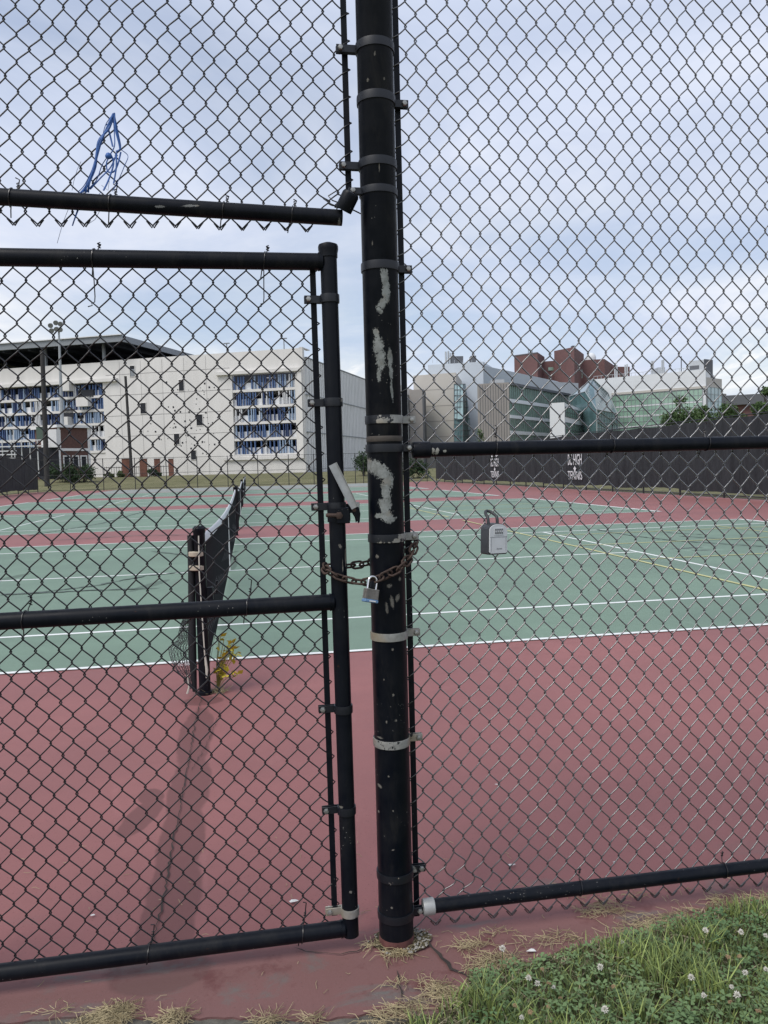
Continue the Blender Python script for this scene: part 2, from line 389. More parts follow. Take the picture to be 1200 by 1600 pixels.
for pp in (((0,930),(60,927),(150,916),(230,900),(310,893),(345,888)), ((0,931),(130,924),(250,920)), ((930,828),(990,838),(1060,846),(1200,855)), ((1060,838),(1120,842),(1200,846)), ((1030,832),(1100,836)),
           ((40,838),(90,830),(160,818),(230,798)), ((80,845),(200,838),(300,836)), ((690,775),(760,782),(850,786)), ((300,866),(330,870),(372,862)), ((235,862),(290,868),(320,865))):
    crack(g2(*pp), .07, m_patch, .0125, .02, name='crack_filler')

# ================================================================== SURROUNDINGS: garage, field house, campus
m_conc = mat('cream precast concrete', (.68, .665, .635), .85, var=.07, scale=.7, bump=.15, stretch=(1,1,.12))
m_conc2 = mat('pale ribbed metal cladding', (.70, .705, .70), .7, var=.05, scale=.3)
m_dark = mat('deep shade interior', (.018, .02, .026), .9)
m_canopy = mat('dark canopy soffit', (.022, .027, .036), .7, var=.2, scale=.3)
m_fascia = mat('grey steel fascia', (.24, .26, .275), .5, .2, .1)
m_fin = [mat('fin '+a, c, .5, var=.06, scale=1) for a, c in (('deep blue',(.035,.062,.16)),('mid blue',(.085,.15,.31)),('pale blue',(.32,.42,.56)),('white',(.68,.69,.70)))]
m_guard = mat('pale guard wall', (.70,.71,.72), .8, var=.06, scale=.5)
KX, KD = 478, 110.
K = np.array(foot(KX, KD)); L0 = np.array(foot(0, 122.9)); ed = (L0-K)/np.linalg.norm(L0-K); nr = np.array([ed[1], -ed[0]])
if nr@(-K) < 0: nr = -nr
gz0 = .9
def fac(px, py):
    d = ray(px, py); t = ((K@nr))/(d[:2]@nr); p = EYEP+d*t
    return float((p[:2]-K)@ed), float(p[2])
def fbox(mb, s0, s1, z0, z1, d0, d1):
    P = [K+ed*s0+nr*d0, K+ed*s1+nr*d0, K+ed*s1+nr*d1, K+ed*s0+nr*d1]
    mb.prism([tuple(p) for p in P], z0, z1)
gar = thing('parking_garage', 'cream concrete parking garage with blue fin bays and dark roof canopy', 'building', loc=(K[0], K[1], 0))
def gb(mb, name, m, parent=gar, **k):
    mb.v = [(x-K[0], y-K[1], z) for x, y, z in mb.v]; return mb.build(name, m, parent, **k)
ZT = fac(478,543)[1]; SEND = fac(-120,600)[0]
b1s0 = fac(162,640)[0]; b1t = fac(100,601)[1]; b1b = fac(60,709)[1]
b2s0, b2s1 = fac(462,640)[0], fac(364,640)[0]; b2t, b2b = fac(420,583)[1], fac(420,711)[1]
mb = MB(); TH = .7
fbox(mb, b2s1, b1s0, gz0, ZT, -TH, 0)                       # solid middle
fbox(mb, 0, b2s0, gz0, ZT, -TH, 0)
fbox(mb, b2s0, b2s1, b2t, ZT, -TH, 0); fbox(mb, b2s0, b2s1, gz0, b2b, -TH, 0)
fbox(mb, b1s0, SEND, b1t, fac(100,570)[1], -TH, 0); fbox(mb, b1s0, SEND, gz0, b1b, -TH, -.2)
gb(mb, 'wall', m_conc)
mj = MB(); mb = MB()
for z in np.linspace(gz0+3.1, ZT-2.2, 5)[1:]: fbox(mj, b2s1+.3, b1s0-.6, z, z+.09, 0, .012)
fbox(mb, b2s0-1.1, b2s1+2.3, b2t+.05, b2t+.5, 0, .5); fbox(mb, b1s0-2.6, SEND, b1t+.02, b1t+.5, 0, .5)
fbox(mb, b2s0-1.1, b2s0-.5, b2b-.5, b2t+.1, 0, .3); fbox(mb, b2s0-1.1, b2s1+1.6, b2b-.6, b2b-.15, 0, .35)
gb(mb, 'cornice', m_conc)
for s_ in np.linspace(b2s1+4, b1s0-3, 5): fbox(mj, s_, s_+.06, gz0+.3, ZT-.3, 0, .010)
gb(mj, 'panel_joint', mat('panel joint grey', (.36,.35,.34), .9))  # thin darker grey lines along the wall panel joints
side_len = 30.
mb = MB(); mb2 = MB(); 
sdv = -nr
P0 = K + sdv*TH; P1 = K + sdv*(side_len+60)
mb.prism([tuple(P0-ed*.0), tuple(P1), tuple(P1+ed*.6), tuple(P0+ed*.6)], gz0, ZT-1.3)
gb(mb, 'side_wall', m_conc2)
mb = MB()
for i in range(int((side_len+60)/.85)):
    a = K + sdv*(TH+.3+i*.85)
    mb.prism([tuple(a), tuple(a+sdv*.5), tuple(a+sdv*.5-ed*.3), tuple(a-ed*.3)], gz0+.2, ZT-1.36)
gb(mb, 'cladding_rib', m_conc2, kind='stuff')
mb = MB()
for zz in (gz0+.33*(ZT-gz0), gz0+.63*(ZT-gz0), ZT-1.3): mb.prism([tuple(P0-ed*.36), tuple(P1-ed*.36), tuple(P1-ed*.02), tuple(P0-ed*.02)], zz, zz+.14)
gb(mb, 'joint_rail', m_fascia)
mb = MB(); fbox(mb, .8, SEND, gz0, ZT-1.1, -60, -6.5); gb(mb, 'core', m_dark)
def bay(s0, s1, zt, zb, lv, seed, skip=()):
    r = random.Random(seed); hh = (zt-zb)/lv; mb = MB(); g = MB()
    fins = [MB() for _ in m_fin]
    for i in range(lv):
        z0 = zb+i*hh; fbox(mb, s0, s1, z0-.18, z0+.18, -6.4, -.05); fbox(g, s0, s1, z0+.18, z0+hh*.50, -.62, -.47)
        s = s0+.1; run = 0; ci = 0
        while s < s1-.2:
            if run <= 0: run = r.randint(2, 7); ci = r.choices((0,1,2,3),(3,4,4,3))[0]
            run -= 1; c2 = ci if r.random() < .7 else r.choices((0,1,2,3),(3,4,3,2))[0]
            if r.random() < .86: fbox(fins[c2], s, s+.12, z0+.24, z0+hh-.25, -.42, -.1)
            s += r.choice((.27,.36,.45,.62))
    gb(mb, 'floor_slab', m_conc); gb(g, 'guard_wall', m_guard)
    for f_, m_ in zip(fins, m_fin): gb(f_, 'vertical_fins', m_, kind='stuff')
bay(b2s0, b2s1, b2t, b2b, 5, 1); bay(b1s0, SEND, b1t, b1b, 5, 2)
mb = MB(); fbox(mb, b2s0, b2s1, b2t-.9, b2t, -.45, -.4)
for px, py in ((407,587),(505-90,587),(393,608),(455,612),(448,606),(387,623)):
    s, z = fac(px, py); mbl = MB(); fbox(mbl, s-.35, s+.35, z-.06, z+.06, -3, -2.6); gb(mbl, 'ceiling_lamp', m_fin[3])
for x0, y0, x1, y1 in ((203,572,211,588),(279.5,594,288,610.5),(219.5,630,228.5,646),(307,648,317,664.5),(272,678,281,694),(298.5,704,307,718)):
    sa, zb_ = fac(x1, y1); sb, zt_ = fac(x0, y0)
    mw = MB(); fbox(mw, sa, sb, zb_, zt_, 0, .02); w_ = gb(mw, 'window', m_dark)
    mw = MB(); fbox(mw, sa-.07, sa, zb_-.07, zt_+.07, 0, .08); fbox(mw, sb, sb+.07, zb_-.07, zt_+.07, 0, .08); fbox(mw, sa, sb, zt_, zt_+.07, 0, .08); fbox(mw, sa, sb, zb_-.07, zb_, 0, .08)
    gb(mw, 'window_frame', m_conc, w_)
sa, zb_ = fac(210.5,587.5); sb, zt_ = fac(203.8,577); mw = MB(); fbox(mw, sa, sb, zb_, zt_, .02, .05); gb(mw, 'window_panel', m_fascia)
mb = MB(); r = random.Random(3)
for i in range(85):
    px = r.triangular(215, 350, 312); py = r.triangular(590, 716, 680)
    if px < 260 and py < 655: continue
    s, z = fac(px, py); q = r.choice((.045,.06,.08,.12)); fbox(mb, s-q, s+q, z-q, z+q, 0, .03)
gb(mb, 'wall_recess', m_dark, kind='stuff')
for x0, y0, x1, y1 in ((101,598,114,611),(124,622,143,635),(101,652,112,665)):
    sa, zb_ = fac(x1, y1); sb, zt_ = fac(x0, y0); mw = MB(); fbox(mw, sa, sb, zb_, zt_, -.3, .9); gb(mw, 'balcony', m_conc)
    mw = MB(); fbox(mw, sa-.4, sb+.3, zt_+.01, zt_+1.2, -.38, -.05); gb(mw, 'balcony_opening', m_dark)
# canopy over the top deck
zc = fac(197,531)[1]; sc0 = fac(197,531)[0]
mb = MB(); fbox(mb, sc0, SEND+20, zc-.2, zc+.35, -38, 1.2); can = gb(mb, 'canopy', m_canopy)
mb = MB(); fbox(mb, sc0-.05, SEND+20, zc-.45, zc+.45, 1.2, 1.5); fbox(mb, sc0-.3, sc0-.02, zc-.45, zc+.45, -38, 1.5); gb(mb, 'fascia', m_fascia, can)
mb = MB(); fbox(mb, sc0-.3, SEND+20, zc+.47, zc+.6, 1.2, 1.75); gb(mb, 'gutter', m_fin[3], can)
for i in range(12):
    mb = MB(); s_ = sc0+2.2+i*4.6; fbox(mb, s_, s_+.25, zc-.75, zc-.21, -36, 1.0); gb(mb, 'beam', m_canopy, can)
for px in (158, 66): 
    s_ = fac(px, 560)[0]; mb = MB(); fbox(mb, s_, s_+.32, fac(px,568)[1]-.5, zc-.2, -1.2, -.8); gb(mb, 'column', m_fascia)
for s_, d_ in ((14,-20),(28,-20),(40,-20),(14,-34),(28,-34)):
    mb = MB(); fbox(mb, s_, s_+.4, ZT-3.2, zc-.2, d_, d_+.4); gb(mb, 'column', m_fascia)
for px, py in ((335,531),(427,523)):
    s_, z_ = fac(px, py); mb = MB(); fbox(mb, s_-.06, s_+.06, ZT-1.5, z_, -4, -3.88); fbox(mb, s_-.45, s_+.45, z_, z_+.14, -4.05, -3.8); gb(mb, 'deck_lamp', m_fascia)
s_, z_ = fac(478,543); mb = MB(); fbox(mb, -.02, .5, ZT, ZT+.12, -3, .02); gb(mb, 'parapet_cap', m_conc)
mb = MB(); fbox(mb, 1.5, 14, gz0, ZT+1.2, -78, -66); gb(mb, 'rear_stair_block', m_conc)

# small brick field house
fd = 96.
m_brick = mat('brown brick', (.115, .062, .052), .9, var=.3, scale=5, bump=.2)
m_trim = mat('white painted trim', (.72,.72,.71), .6, var=.05)
A = np.array(foot(94, fd)); B = np.array(foot(141, fd+3.0)); u_ = (B-A); LW = np.linalg.norm(u_); u_ /= LW; v_ = np.array([-u_[1], u_[0]])
hse = thing('field_house', 'small brown brick field house with white trim in front of the garage', 'building', loc=(A[0],A[1],0))
def hb(name, m, s0, s1, z0, z1, d0, d1, parent=hse):
    P = [u_*s0+v_*d0, u_*s1+v_*d0, u_*s1+v_*d1, u_*s0+v_*d1]; return MB().prism([tuple(p) for p in P], z0, z1).build(name, m, parent)
zt_ = zat(94,668,fd); zb_ = .4; z2 = zat(94,702,fd)
hb('wall', m_brick, 0, LW, zb_, zt_, 0, 6)
hb('roof', m_trim, -.35, LW+.35, zt_, zt_+.32, -.4, 6.4)
hb('trim_band', m_trim, -.05, LW+.05, z2-.2, z2+.12, -.08, 0); hb('corner_trim', m_trim, -.1, .16, zb_, zt_, -.1, -.003); hb('corner_trim', m_trim, LW-.16, LW+.1, zb_, zt_, -.1, -.003)
for f_ in (.15,.45,.72):
    s_ = f_*LW; w_ = hb('window', m_dark, s_, s_+.62, z2-2.15, z2-.9, -.04, 0)
    for a in ((s_-.14,s_,z2-2.2,z2-.76),(s_+.62,s_+.76,z2-2.2,z2-.76),(s_,s_+.62,z2-.9,z2-.76)): hb('window_frame', m_trim, *a, -.09, -.003, w_)
hb('porch', m_trim, -1.2, -.15, z2+.2, z2+2.3, .2, 2.0); hb('porch', m_dark, -1.6, -.15, zb_, z2-.1, .4, 2)
gs = thing('sports_bleachers', 'white railed bleachers below the blue fins at far left', 'bleachers', loc=(*foot(20, 90), 0))
o0 = np.array(foot(20,90)); m_rail = mat('white rail paint', (.6,.61,.6), .6, var=.08)
m_gpan = mat('dull green panel', (.075,.11,.085), .8, var=.1)
def gsb(name, m, x0, x1, y0, y1, d, th=.12):
    p, q = np.array(foot(x0, d)), np.array(foot(x1, d)); e_ = (q-p)/np.linalg.norm(q-p); nn = np.array([-e_[1], e_[0]])*th
    z0, z1 = zat((x0+x1)/2, y1, d), zat((x0+x1)/2, y0, d)
    return MB().prism([tuple(a-o0) for a in (p, q, q+nn, p+nn)], z0, z1).build(name, m, gs)
for y_ in (688,): gsb('rail', m_rail, -40, 72, y_, y_+1.5, 88)
for y_ in (697,704.5,710,716): gsb('seat_plank', m_rail, -40, 72 if y_ < 700 else 26, y_, y_+1.6, 88-(y_-697)*.15, .35)
for x_ in (-25,-10,5,19,24,35,48,60,71): gsb('rail_post', m_rail, x_, x_+1.3, 687, 740, 88.4)
gsb('panel', m_dark, -40, 92, 700, 745, 89.5, .3); gsb('panel', m_gpan, 60, 76, 667, 688, 89, .3); gsb('panel', m_trim, 77, 91, 671, 699, 89, 1.2)

# brick piers with railings in front of the garage
m_red_brick = mat('red brick pier', (.19,.085,.06), .9, var=.25, scale=6)
m_iron = mat('black iron railing', (.02,.021,.024), .5)
piers = [(192,203),(219.5,230),(242,250.5),(264,271.5)]
for i, (a, b) in enumerate(piers):
    d = 94+ (4 if i == 2 else 0); p = np.array(foot((a+b)/2, d)); hw = (b-a)/2/FPX*d
    pt = thing('brick_pier', ['first red brick pier from the left, beside the leaning dark pole','second red brick pier from the left below the garage','third red brick pier from the left, set further back','rightmost red brick pier beside the plain garage wall'][i], 'pier', 'brick piers below the garage', (p[0],p[1],.6))
    zt_ = zat(a, 717, d)-.6
    MB().box(-hw,hw,-hw,hw,0,zt_).build('shaft', m_red_brick, pt); MB().box(-hw-.06,hw+.06,-hw-.06,hw+.06,zt_,zt_+.14).build('cap', m_conc, pt)
p, q = np.array(foot(163,95)), np.array(foot(264,95))
rl = thing('iron_railing', 'black iron railing running between the red brick piers', 'railing', loc=(p[0],p[1],.7))
e_ = (q-p)/np.linalg.norm(q-p); LL = np.linalg.norm(q-p); mb = MB(); M_ = Matrix.Rotation(math.atan2(e_[1],e_[0]),4,'Z')
for i in range(int(LL/.3)): mb.box(i*.3,i*.3+.04,-.02,.02,0,1.7,M_)
mb.build('balusters', m_iron, rl, kind='stuff')
mb = MB(); mb.box(0,LL,-.03,.03,1.55,1.62,M_); mb.build('rail', m_iron, rl); mb = MB(); mb.box(0,LL,-.03,.03,.2,.27,M_); mb.build('rail', m_iron, rl)

def pole(name, label, px0, py0, px1, py1, dep, r0, r1, m, extra=None):
    a = foot(px1, dep); p = at(px0, py0, dep)
    t = thing(name, label, 'pole', loc=(a[0],a[1],terrain_z(*a)))
    MB().tube([(0,0,-.3),(p[0]-a[0], p[1]-a[1], p[2]-terrain_z(*a))],[r1,r0],10).build('shaft', m, t, 40); return t, p
m_wood = mat('dark weathered timber', (.035,.033,.032), .85, var=.3, scale=3)
pole('timber_pole', 'thick dark timber pole in front of the blue fins at far left', 66,548,73,740,80,.22,.27,m_wood)
pole('timber_pole', 'slim dark pole leaning against the cream garage wall', 196,588,206,742,93,.15,.19,m_wood)
lm, lp = pole('floodlight_mast', 'tall grey floodlight mast with lamp cluster above the garage roof', 92,518,100,735,100,.12,.32,mat('grey mast steel',(.32,.34,.345),.5,.3,.1))
m_lampc = mat('lamp housing', (.22,.23,.225), .5, .2, .2); a = lm.location
for dx, dz in ((-.9,.75),(-.25,1.1),(.3,.95),(-.8,.1),(-.2,.3),(.25,.25)):
    MB().lathe([(.06,-.25),(.26,-.1),(.33,.2),(.3,.26)],10,(lp[0]-a[0]+dx, lp[1]-a[1]-.2, lp[2]-a[2]+dz),Matrix.Rotation(2.0,4,'X')).build('floodlight', m_lampc, lm, 40)
MB().box(lp[0]-a[0]-1.0,lp[0]-a[0]+.4,lp[1]-a[1]-.05,lp[1]-a[1]+.05,lp[2]-a[2]+.2,lp[2]-a[2]+.3).build('crossarm', m_lampc, lm)

# ---------------------------------------------------------------- campus buildings on the right
m_wht = mat('white metal panel', (.66,.68,.69), .6, var=.04, scale=.2)
m_blu = mat('blue grey metal panel', (.50,.55,.60), .55, var=.05, scale=.2)
m_blu_shade = mat('grey metal panel', (.40,.43,.46), .55, var=.05, scale=.2)  # darker copy of the blue grey panel, side shade put into the colour
m_beige = mat('beige campus concrete', (.50,.475,.43), .85, var=.05, scale=.2)
m_gry = mat('taupe fibre panel', (.285,.265,.245), .8, var=.05, scale=.3)
m_gryd = mat('dark grey panel', (.10,.105,.115), .7, var=.1)
m_cbrick = mat('campus red brick', (.150,.080,.076), .9, var=.12, scale=1.2)
m_steel = mat('pale vent steel', (.45,.47,.48), .5, .3, .1)
def glass(name, col, rough=.12, var=.25, sc=.3):
    n = NT(name); pos = n.geo.outputs['Position']
    c = n.mix(n.ramp(n.noise(pos, sc, 3), .35, .65), tuple(v*(1-var) for v in col), tuple(v*(1+var) for v in col))
    return n.fin(c, rough, 0., .9)
m_gl1 = glass('green tinted glass', (.15,.235,.18)); m_gl2 = glass('bright mint glass', (.26,.40,.31)); m_gl3 = glass('teal stair glass', (.11,.19,.20)); m_gl4 = glass('pale cyan glass', (.33,.46,.48))
m_mull = mat('mullion grey', (.30,.33,.33), .5, .3)
def d_on(px, a, b_): t = (px-a[0])/(b_[0]-a[0]); return 1/((1-t)/a[1]+t/b_[1])
class Bld:
    def __init__(s, label, px, dep, name='campus_building'):
        s.o = np.array(foot(px, dep)); s.t = thing(name, label, 'building', loc=(s.o[0], s.o[1], 0))
    def prism(s, name, m, fp, z0, z1, parent=None, **k):
        return MB().prism([tuple(np.array(foot(*f))-s.o) for f in fp], z0, z1).build(name, m, parent or s.t, **k)
    def wall(s, name, m, px0, d0, px1, d1, py0, py1, off=.0, th=.3, parent=None, pref=None):
        """slab lying on the face px0..px1; heights read at px0; off = proud of the face towards the camera"""
        p, q = np.array(foot(px0, d0)), np.array(foot(px1, d1)); e = (q-p)/np.linalg.norm(q-p); nn = np.array([e[1], -e[0]])
        if nn@p > 0: nn = -nn
        a = [p+nn*off, q+nn*off, q+nn*(off-th), p+nn*(off-th)]
        r, dr = pref or (px0, d0)
        return MB().prism([tuple(x-s.o) for x in a], zat(r, py1, dr), zat(r, py0, dr)).build(name, m, parent or s.t)
    def grid(s, name, m, px0, d0, px1, d1, py0, py1, cols, rows, w=.09, off=.12, pref=None, parent=None):
        p, q = np.array(foot(px0, d0))-s.o, np.array(foot(px1, d1))-s.o; L = np.linalg.norm(q-p); e = (q-p)/L; nn = np.array([e[1], -e[0]])
        if nn@(p+s.o) > 0: nn = -nn
        r, dr = pref or (px0, d0); z0, z1 = zat(r, py1, dr), zat(r, py0, dr); mb = MB()
        def bx(a, b, z0_, z1_, o=off):
            P = [p+e*a+nn*o, p+e*b+nn*o, p+e*b, p+e*a]; mb.prism([tuple(x) for x in P], z0_, z1_)
        for i in range(cols+1): bx(L*i/cols-w/2, L*i/cols+w/2, z0, z1)
        for j in range(rows+1): z = z0+(z1-z0)*j/rows; bx(0, L, z-w/2, z+w/2, off*.9)
        return mb.build(name, m, parent or s.t)
b = Bld('beige concrete campus block with grey wing and slanted teal glass stair', 649, 180)
GB = -.5
b.prism('wing', m_gry, [(642,172),(664,171),(667.5,178),(645,180)], GB, zat(660,609,171))
b.wall('wing_shade_side', m_gryd, 664.2,171,667.6,178, 609,735, .02)  # dark slab paints the shade on the wing's right side face
b.prism('wall', m_beige, [(649,182),(715,178),(724,196),(660,204)], GB, zat(715,583,178))
for y_ in (607,632.5,656.5,681): b.wall('wall_joint', m_gry, 650,d_on(650,(649,182),(715,178)),714.6,d_on(714.6,(649,182),(715,178)), y_,y_+.8, .03, pref=(715,178))
d_ = 172.; o_ = b.o
def P3(px, py, d): p = at(px, py, d); return (p[0]-o_[0], p[1]-o_[1], p[2])
V = [P3(709.5,600,d_),P3(723.5,599.5,d_-1),P3(727.5,600.5,d_+2),P3(709.5,735,d_),P3(723.5,735,d_-3),P3(736,735,d_+2),P3(734.5,660,d_+2),P3(720,600,d_+8),P3(727,735,d_+8)]
st = MB().add([V[0],V[1],V[4],V[3]],[(3,2,1,0)]).add([V[1],V[2],V[6],V[5],V[4]],[(4,3,2,1,0)]).add([V[0],V[1],V[2],V[7]],[(0,1,2,3)]).add([V[7],V[0],V[3],V[8]],[(0,1,2,3)]).add([V[2],V[7],V[8],V[5],V[6]],[(0,1,2,3,4)]).build('stair_glazing', m_gl3, b.t)
MB().add([tuple(np.array(V[0])*.999), tuple(np.array(V[1])*.999), tuple(np.array(P3(723.5,655,d_-2.2))), tuple(np.array(P3(709.5,655,d_-.1)))],[(3,2,1,0)]).build('lit_face_glazing', m_gl4, st, loc=(-.02,-.12,0))  # paler sheet paints the lit left face onto the stair glass
mb = MB(); 
for y_ in range(600,735,9): mb.tube([P3(709.5,y_,d_-.25),P3(723.5,y_,d_-1.3-(y_-600)*.015),P3(min(727.5+(y_-600)*.117,735),y_,d_+1.6)],.07,4)
for x_ in (709.5,714,718.7,723.5): mb.tube([P3(x_,600,d_-.3-(x_-709.5)*.07),P3(x_,735,d_-.4-(x_-709.5)*.2)],.06,4)
mb.build('mullions', m_gryd, st)
b = Bld('tall pale blue metal clad laboratory with rooftop stacks and railing', 758, 195)
zt_ = zat(758,566,195)
b.prism('wall', m_blu, [(672,199),(757.8,195.2),(790,225),(690,230)], GB, zt_)
b.prism('sloping_wing', m_blu_shade, [(758,195),(872,236),(900,262),(800,262)], GB, zt_-1.0)  # receding right side takes the darker copy, its shade painted in
b.prism('low_wing', m_blu_shade, [(845,228),(905,236),(905,262),(845,262)], GB, zat(870,598,232))
for (x0,y0,x1,d) in ((698.5,551,701.5,206),(702.5,550,705.5,207),(706,553,708,208),(709,553,711,208)):
    p = np.array(foot((x0+x1)/2,d))-b.o; MB().tube([(p[0],p[1],zt_-.5),(p[0],p[1],zat(x0,y0,d))],(x1-x0)/2/FPX*d,10).build('vent_stack', m_steel, b.t, 40)
b.wall('plant_box', m_gryd, 710,205,727,205, 558,569, 0, 4); b.wall('plant_box', m_gryd, 739,205,747,205, 557,569, 0, 4)
mb = MB()
for i in range(13):
    x_ = 676+i*6.8; mb.tube([P3(x_,567,199-.04*i),P3(x_,562.5,199-.04*i)],.05,4)
mb.v = [(x+o_[0]-b.o[0], y+o_[1]-b.o[1], z) for x,y,z in mb.v]; mb.build('roof_railing', m_steel, b.t)
b = Bld('taupe panelled campus block with long green glass window bands', 797, 165)
zt_ = zat(797,598,165)
b.prism('wall', m_gry, [(748,167),(797,165),(812,180),(760,186)], GB, zt_)
mb = MB(); p, q = np.array(foot(748,167))-b.o, np.array(foot(797,165))-b.o
for i in range(1,12): a = p+(q-p)*i/12; mb.box(a[0]-.04,a[0]+.04,a[1]-.06,a[1]+.3,GB,zt_-.3)
mb.build('panel_joint', m_gryd, b.t, kind='stuff')
b.prism('glazed_wing', m_gl1, [(797.3,165.3),(890,196),(900,230),(812,200)], GB, zt_-.6)
for a,c,m_ in ((598.5,602.5,m_gryd),(623.5,629,m_wht),(648.5,653.5,m_wht),(673,678.5,m_wht),(699,704,m_wht)): b.wall('spandrel', m_, 797.3,165.3,890,196, a, c, .25 if m_ is m_wht else .6, .5)
b.grid('mullions', m_mull, 798,165.5,890,196, 602.6,735, 34, 5, .07)
b.wall('roof_plant', m_steel, 770,176,790,176, 594,599, 0, 3)
b.prism('white_stair_box', m_wht, [(860,158),(883,157),(893,170),(870,172)], GB, zat(870,630,158))
b.prism('low_wing', m_wht, [(883.2,157.3),(914,178),(914,186),(893,178)], GB, zat(883,630.5,157.3))
for a,c in ((636,651),(660,682)):
    W1, W2 = (883.2,157.3), (914,178); D5 = d_on(884,W1,W2); D6 = d_on(913,W1,W2); w_ = b.wall('window_band', m_gl1, 884,D5,913,D6, a, c, .06, .1); b.grid('window_bars', m_gryd, 884,D5,913,D6, a, c, 9, 2, .09, .14, parent=w_)
b = Bld('faceted glass atrium with pointed roof between campus blocks', 926, 172, 'glass_atrium')
o_ = b.o
q = lambda px,py,d: P3(px,py,d)
A_ = q(926,592,180); FL = q(914,612,172); L_ = q(889,620,185); R_ = q(950,615,186); RR = q(964.5,646,178); FB = q(932,640,166); LB = q(889,735,185); FBB = q(932,735,166); RB = q(964.5,735,178); BK = q(930,600,196); BB = q(930,735,196)
MB().add([L_,FL,A_],[(2,1,0)]).add([FL,FB,R_,A_],[(3,2,1,0)]).add([L_,FL,FB,FBB,LB],[(4,3,2,1,0)]).add([FB,RR,R_],[(2,1,0)]).add([FB,FBB,RB,RR],[(0,1,2,3)]).add([A_,R_,BK],[(0,1,2)]).add([R_,RR,RB,BB,BK],[(0,1,2,3,4)]).add([L_,A_,BK,BB,LB],[(0,1,2,3,4)]).build('glazing', m_gl3, b.t)
mb = MB()
def seg(a, c, k=.11): mb.tube([np.array(a)+(0,-.15,.02), np.array(c)+(0,-.15,.02)], k, 4)
for a, c in ((L_,FL),(FL,A_),(L_,A_),(FL,FB),(FB,R_),(A_,R_),(FB,RR),(R_,RR),(FB,FBB),(RR,RB),(LB,L_)): seg(a, c, .13)
lerp = lambda a, c, t: tuple(np.array(a)+(np.array(c)-np.array(a))*t)
for i in range(1,10):
    t = i/10; seg(lerp(FL,A_,t), lerp(FB,R_,t), .06); seg(lerp(FB,FBB,t), lerp(RR,RB,t), .06); seg(lerp(L_,LB,t), lerp(FB,FBB,t), .06)
for i in range(1,8):
    t = i/8; seg(lerp(FL,FB,t), lerp(A_,R_,t), .06); seg(lerp(FB,RR,t), lerp(FBB,RB,t), .06); seg(lerp(L_,FB,t), lerp(LB,FBB,t), .06)
for i in range(5): t = i/5; seg(lerp(FB,FBB,t), lerp(RR,RB,t+.2), .09)
mb.build('glazing_bars', m_mull, b.t)
b = Bld('long white campus building with mint glass curtain wall', 1103, 180)
zt_ = zat(1103,578,180)
b.prism('wall', m_wht, [(925,196),(1103,180),(1118,196),(925,216)], GB, zt_)
WA, WB = (925,196), (1103,180); D1 = d_on(957,WA,WB); D2 = d_on(1098,WA,WB)
b.wall('cornice', m_beige, 957,D1,1103,180, 603.5,607, .3, .6, pref=(1103,180))
b.wall('curtain_wall', m_gl2, 957,D1,1098,D2, 608,735, .1, .4, pref=(1103,180))
b.grid('mullions', m_mull, 957,D1,1098,D2, 608,735, 22, 14, .10, .20, pref=(1103,180))
for y_ in (626,643,660): b.wall('spandrel', m_wht, 957,D1,1098,D2, y_,y_+2.6, .16, .2, pref=(1103,180))
b.prism('end_block', m_beige, [(1103.3,180.6),(1128,186),(1128,200),(1112,200)], GB, zat(1120,592,184))
b.prism('end_wing', m_gry, [(1128.2,187),(1135,189),(1135,200),(1128.2,200)], GB, zat(1130,615,187))
b.prism('plant_room', m_gryd, [(1100,186),(1114,188),(1114,198),(1100,198)], zt_-4, zat(1107,563.5,188))
b.prism('plant_room', m_steel, [(1077,188),(1100,186),(1100,198),(1077,199)], zt_-1, zat(1090,565,188))
b.wall('plant_louvre', m_gryd, 1078,187.9,1093,186.7, 573,579, .1, .2)
EA, EB = (1103.3,180.6), (1128,186); D3 = d_on(1104.5,EA,EB); D4 = d_on(1127,EA,EB)
b.wall('end_glazing', m_gl4, 1104.5,D3,1127,D4, 605,735, .12, .3); b.grid('end_mullions', m_mull, 1104.5,D3,1127,D4, 605,735, 4, 12, .1, .22)
for x_, y_ in ((1019,565),(1021.5,565),(1035,564),(1037.5,563),(962,568),(978,571),(965,571),(981,570)):
    d = 200; p = np.array(foot(x_,d))-b.o; MB().tube([(p[0],p[1],zt_-1),(p[0],p[1],zat(x_,y_,d))],.19,8).build('vent_stack', m_steel, b.t, 40)
p = np.array(foot(1065,196))-b.o; MB().tube([(p[0],p[1],zt_-1),(p[0],p[1],zat(1065,558,196))],.14,6).build('vent_stack', m_gryd, b.t, 40)
b.wall('plant_box', m_steel, 1029,200,1040,200, 575,584, 0, 3)
mb = MB(); p0, p1 = np.array(foot(930,195.6))-b.o, np.array(foot(1076,182.5))-b.o
for i in range(25): a = p0+(p1-p0)*i/24; mb.tube([(a[0],a[1]+.3,zt_),(a[0],a[1]+.3,zt_+.75)],.05,4)
mb.tube([(p0[0],p0[1]+.3,zt_+.75),(p1[0],p1[1]+.3,zt_+.75)],.05,4); mb.build('roof_railing', m_steel, b.t)
b = Bld('stepped red brick campus towers behind the glass atrium', 868, 262)
b.prism('tower', m_cbrick, [(806,266),(842,260),(853,272),(815,280)], GB, zat(842,551.5,260))
b.prism('tower', m_cbrick, [(868,266),(899,258),(914,276),(880,284)], GB, zat(899,543.5,258))
b.prism('link', m_cbrick, [(842,270),(872,268),(872,284),(842,284)], GB, zat(857,565.5,269))
b.prism('wing', m_cbrick, [(905,272),(946,270),(962,290),(915,292)], GB, zat(930,563,271))
b.prism('wing', m_cbrick, [(940,282),(985,284),(985,300),(940,300)], GB, zat(960,574,283))
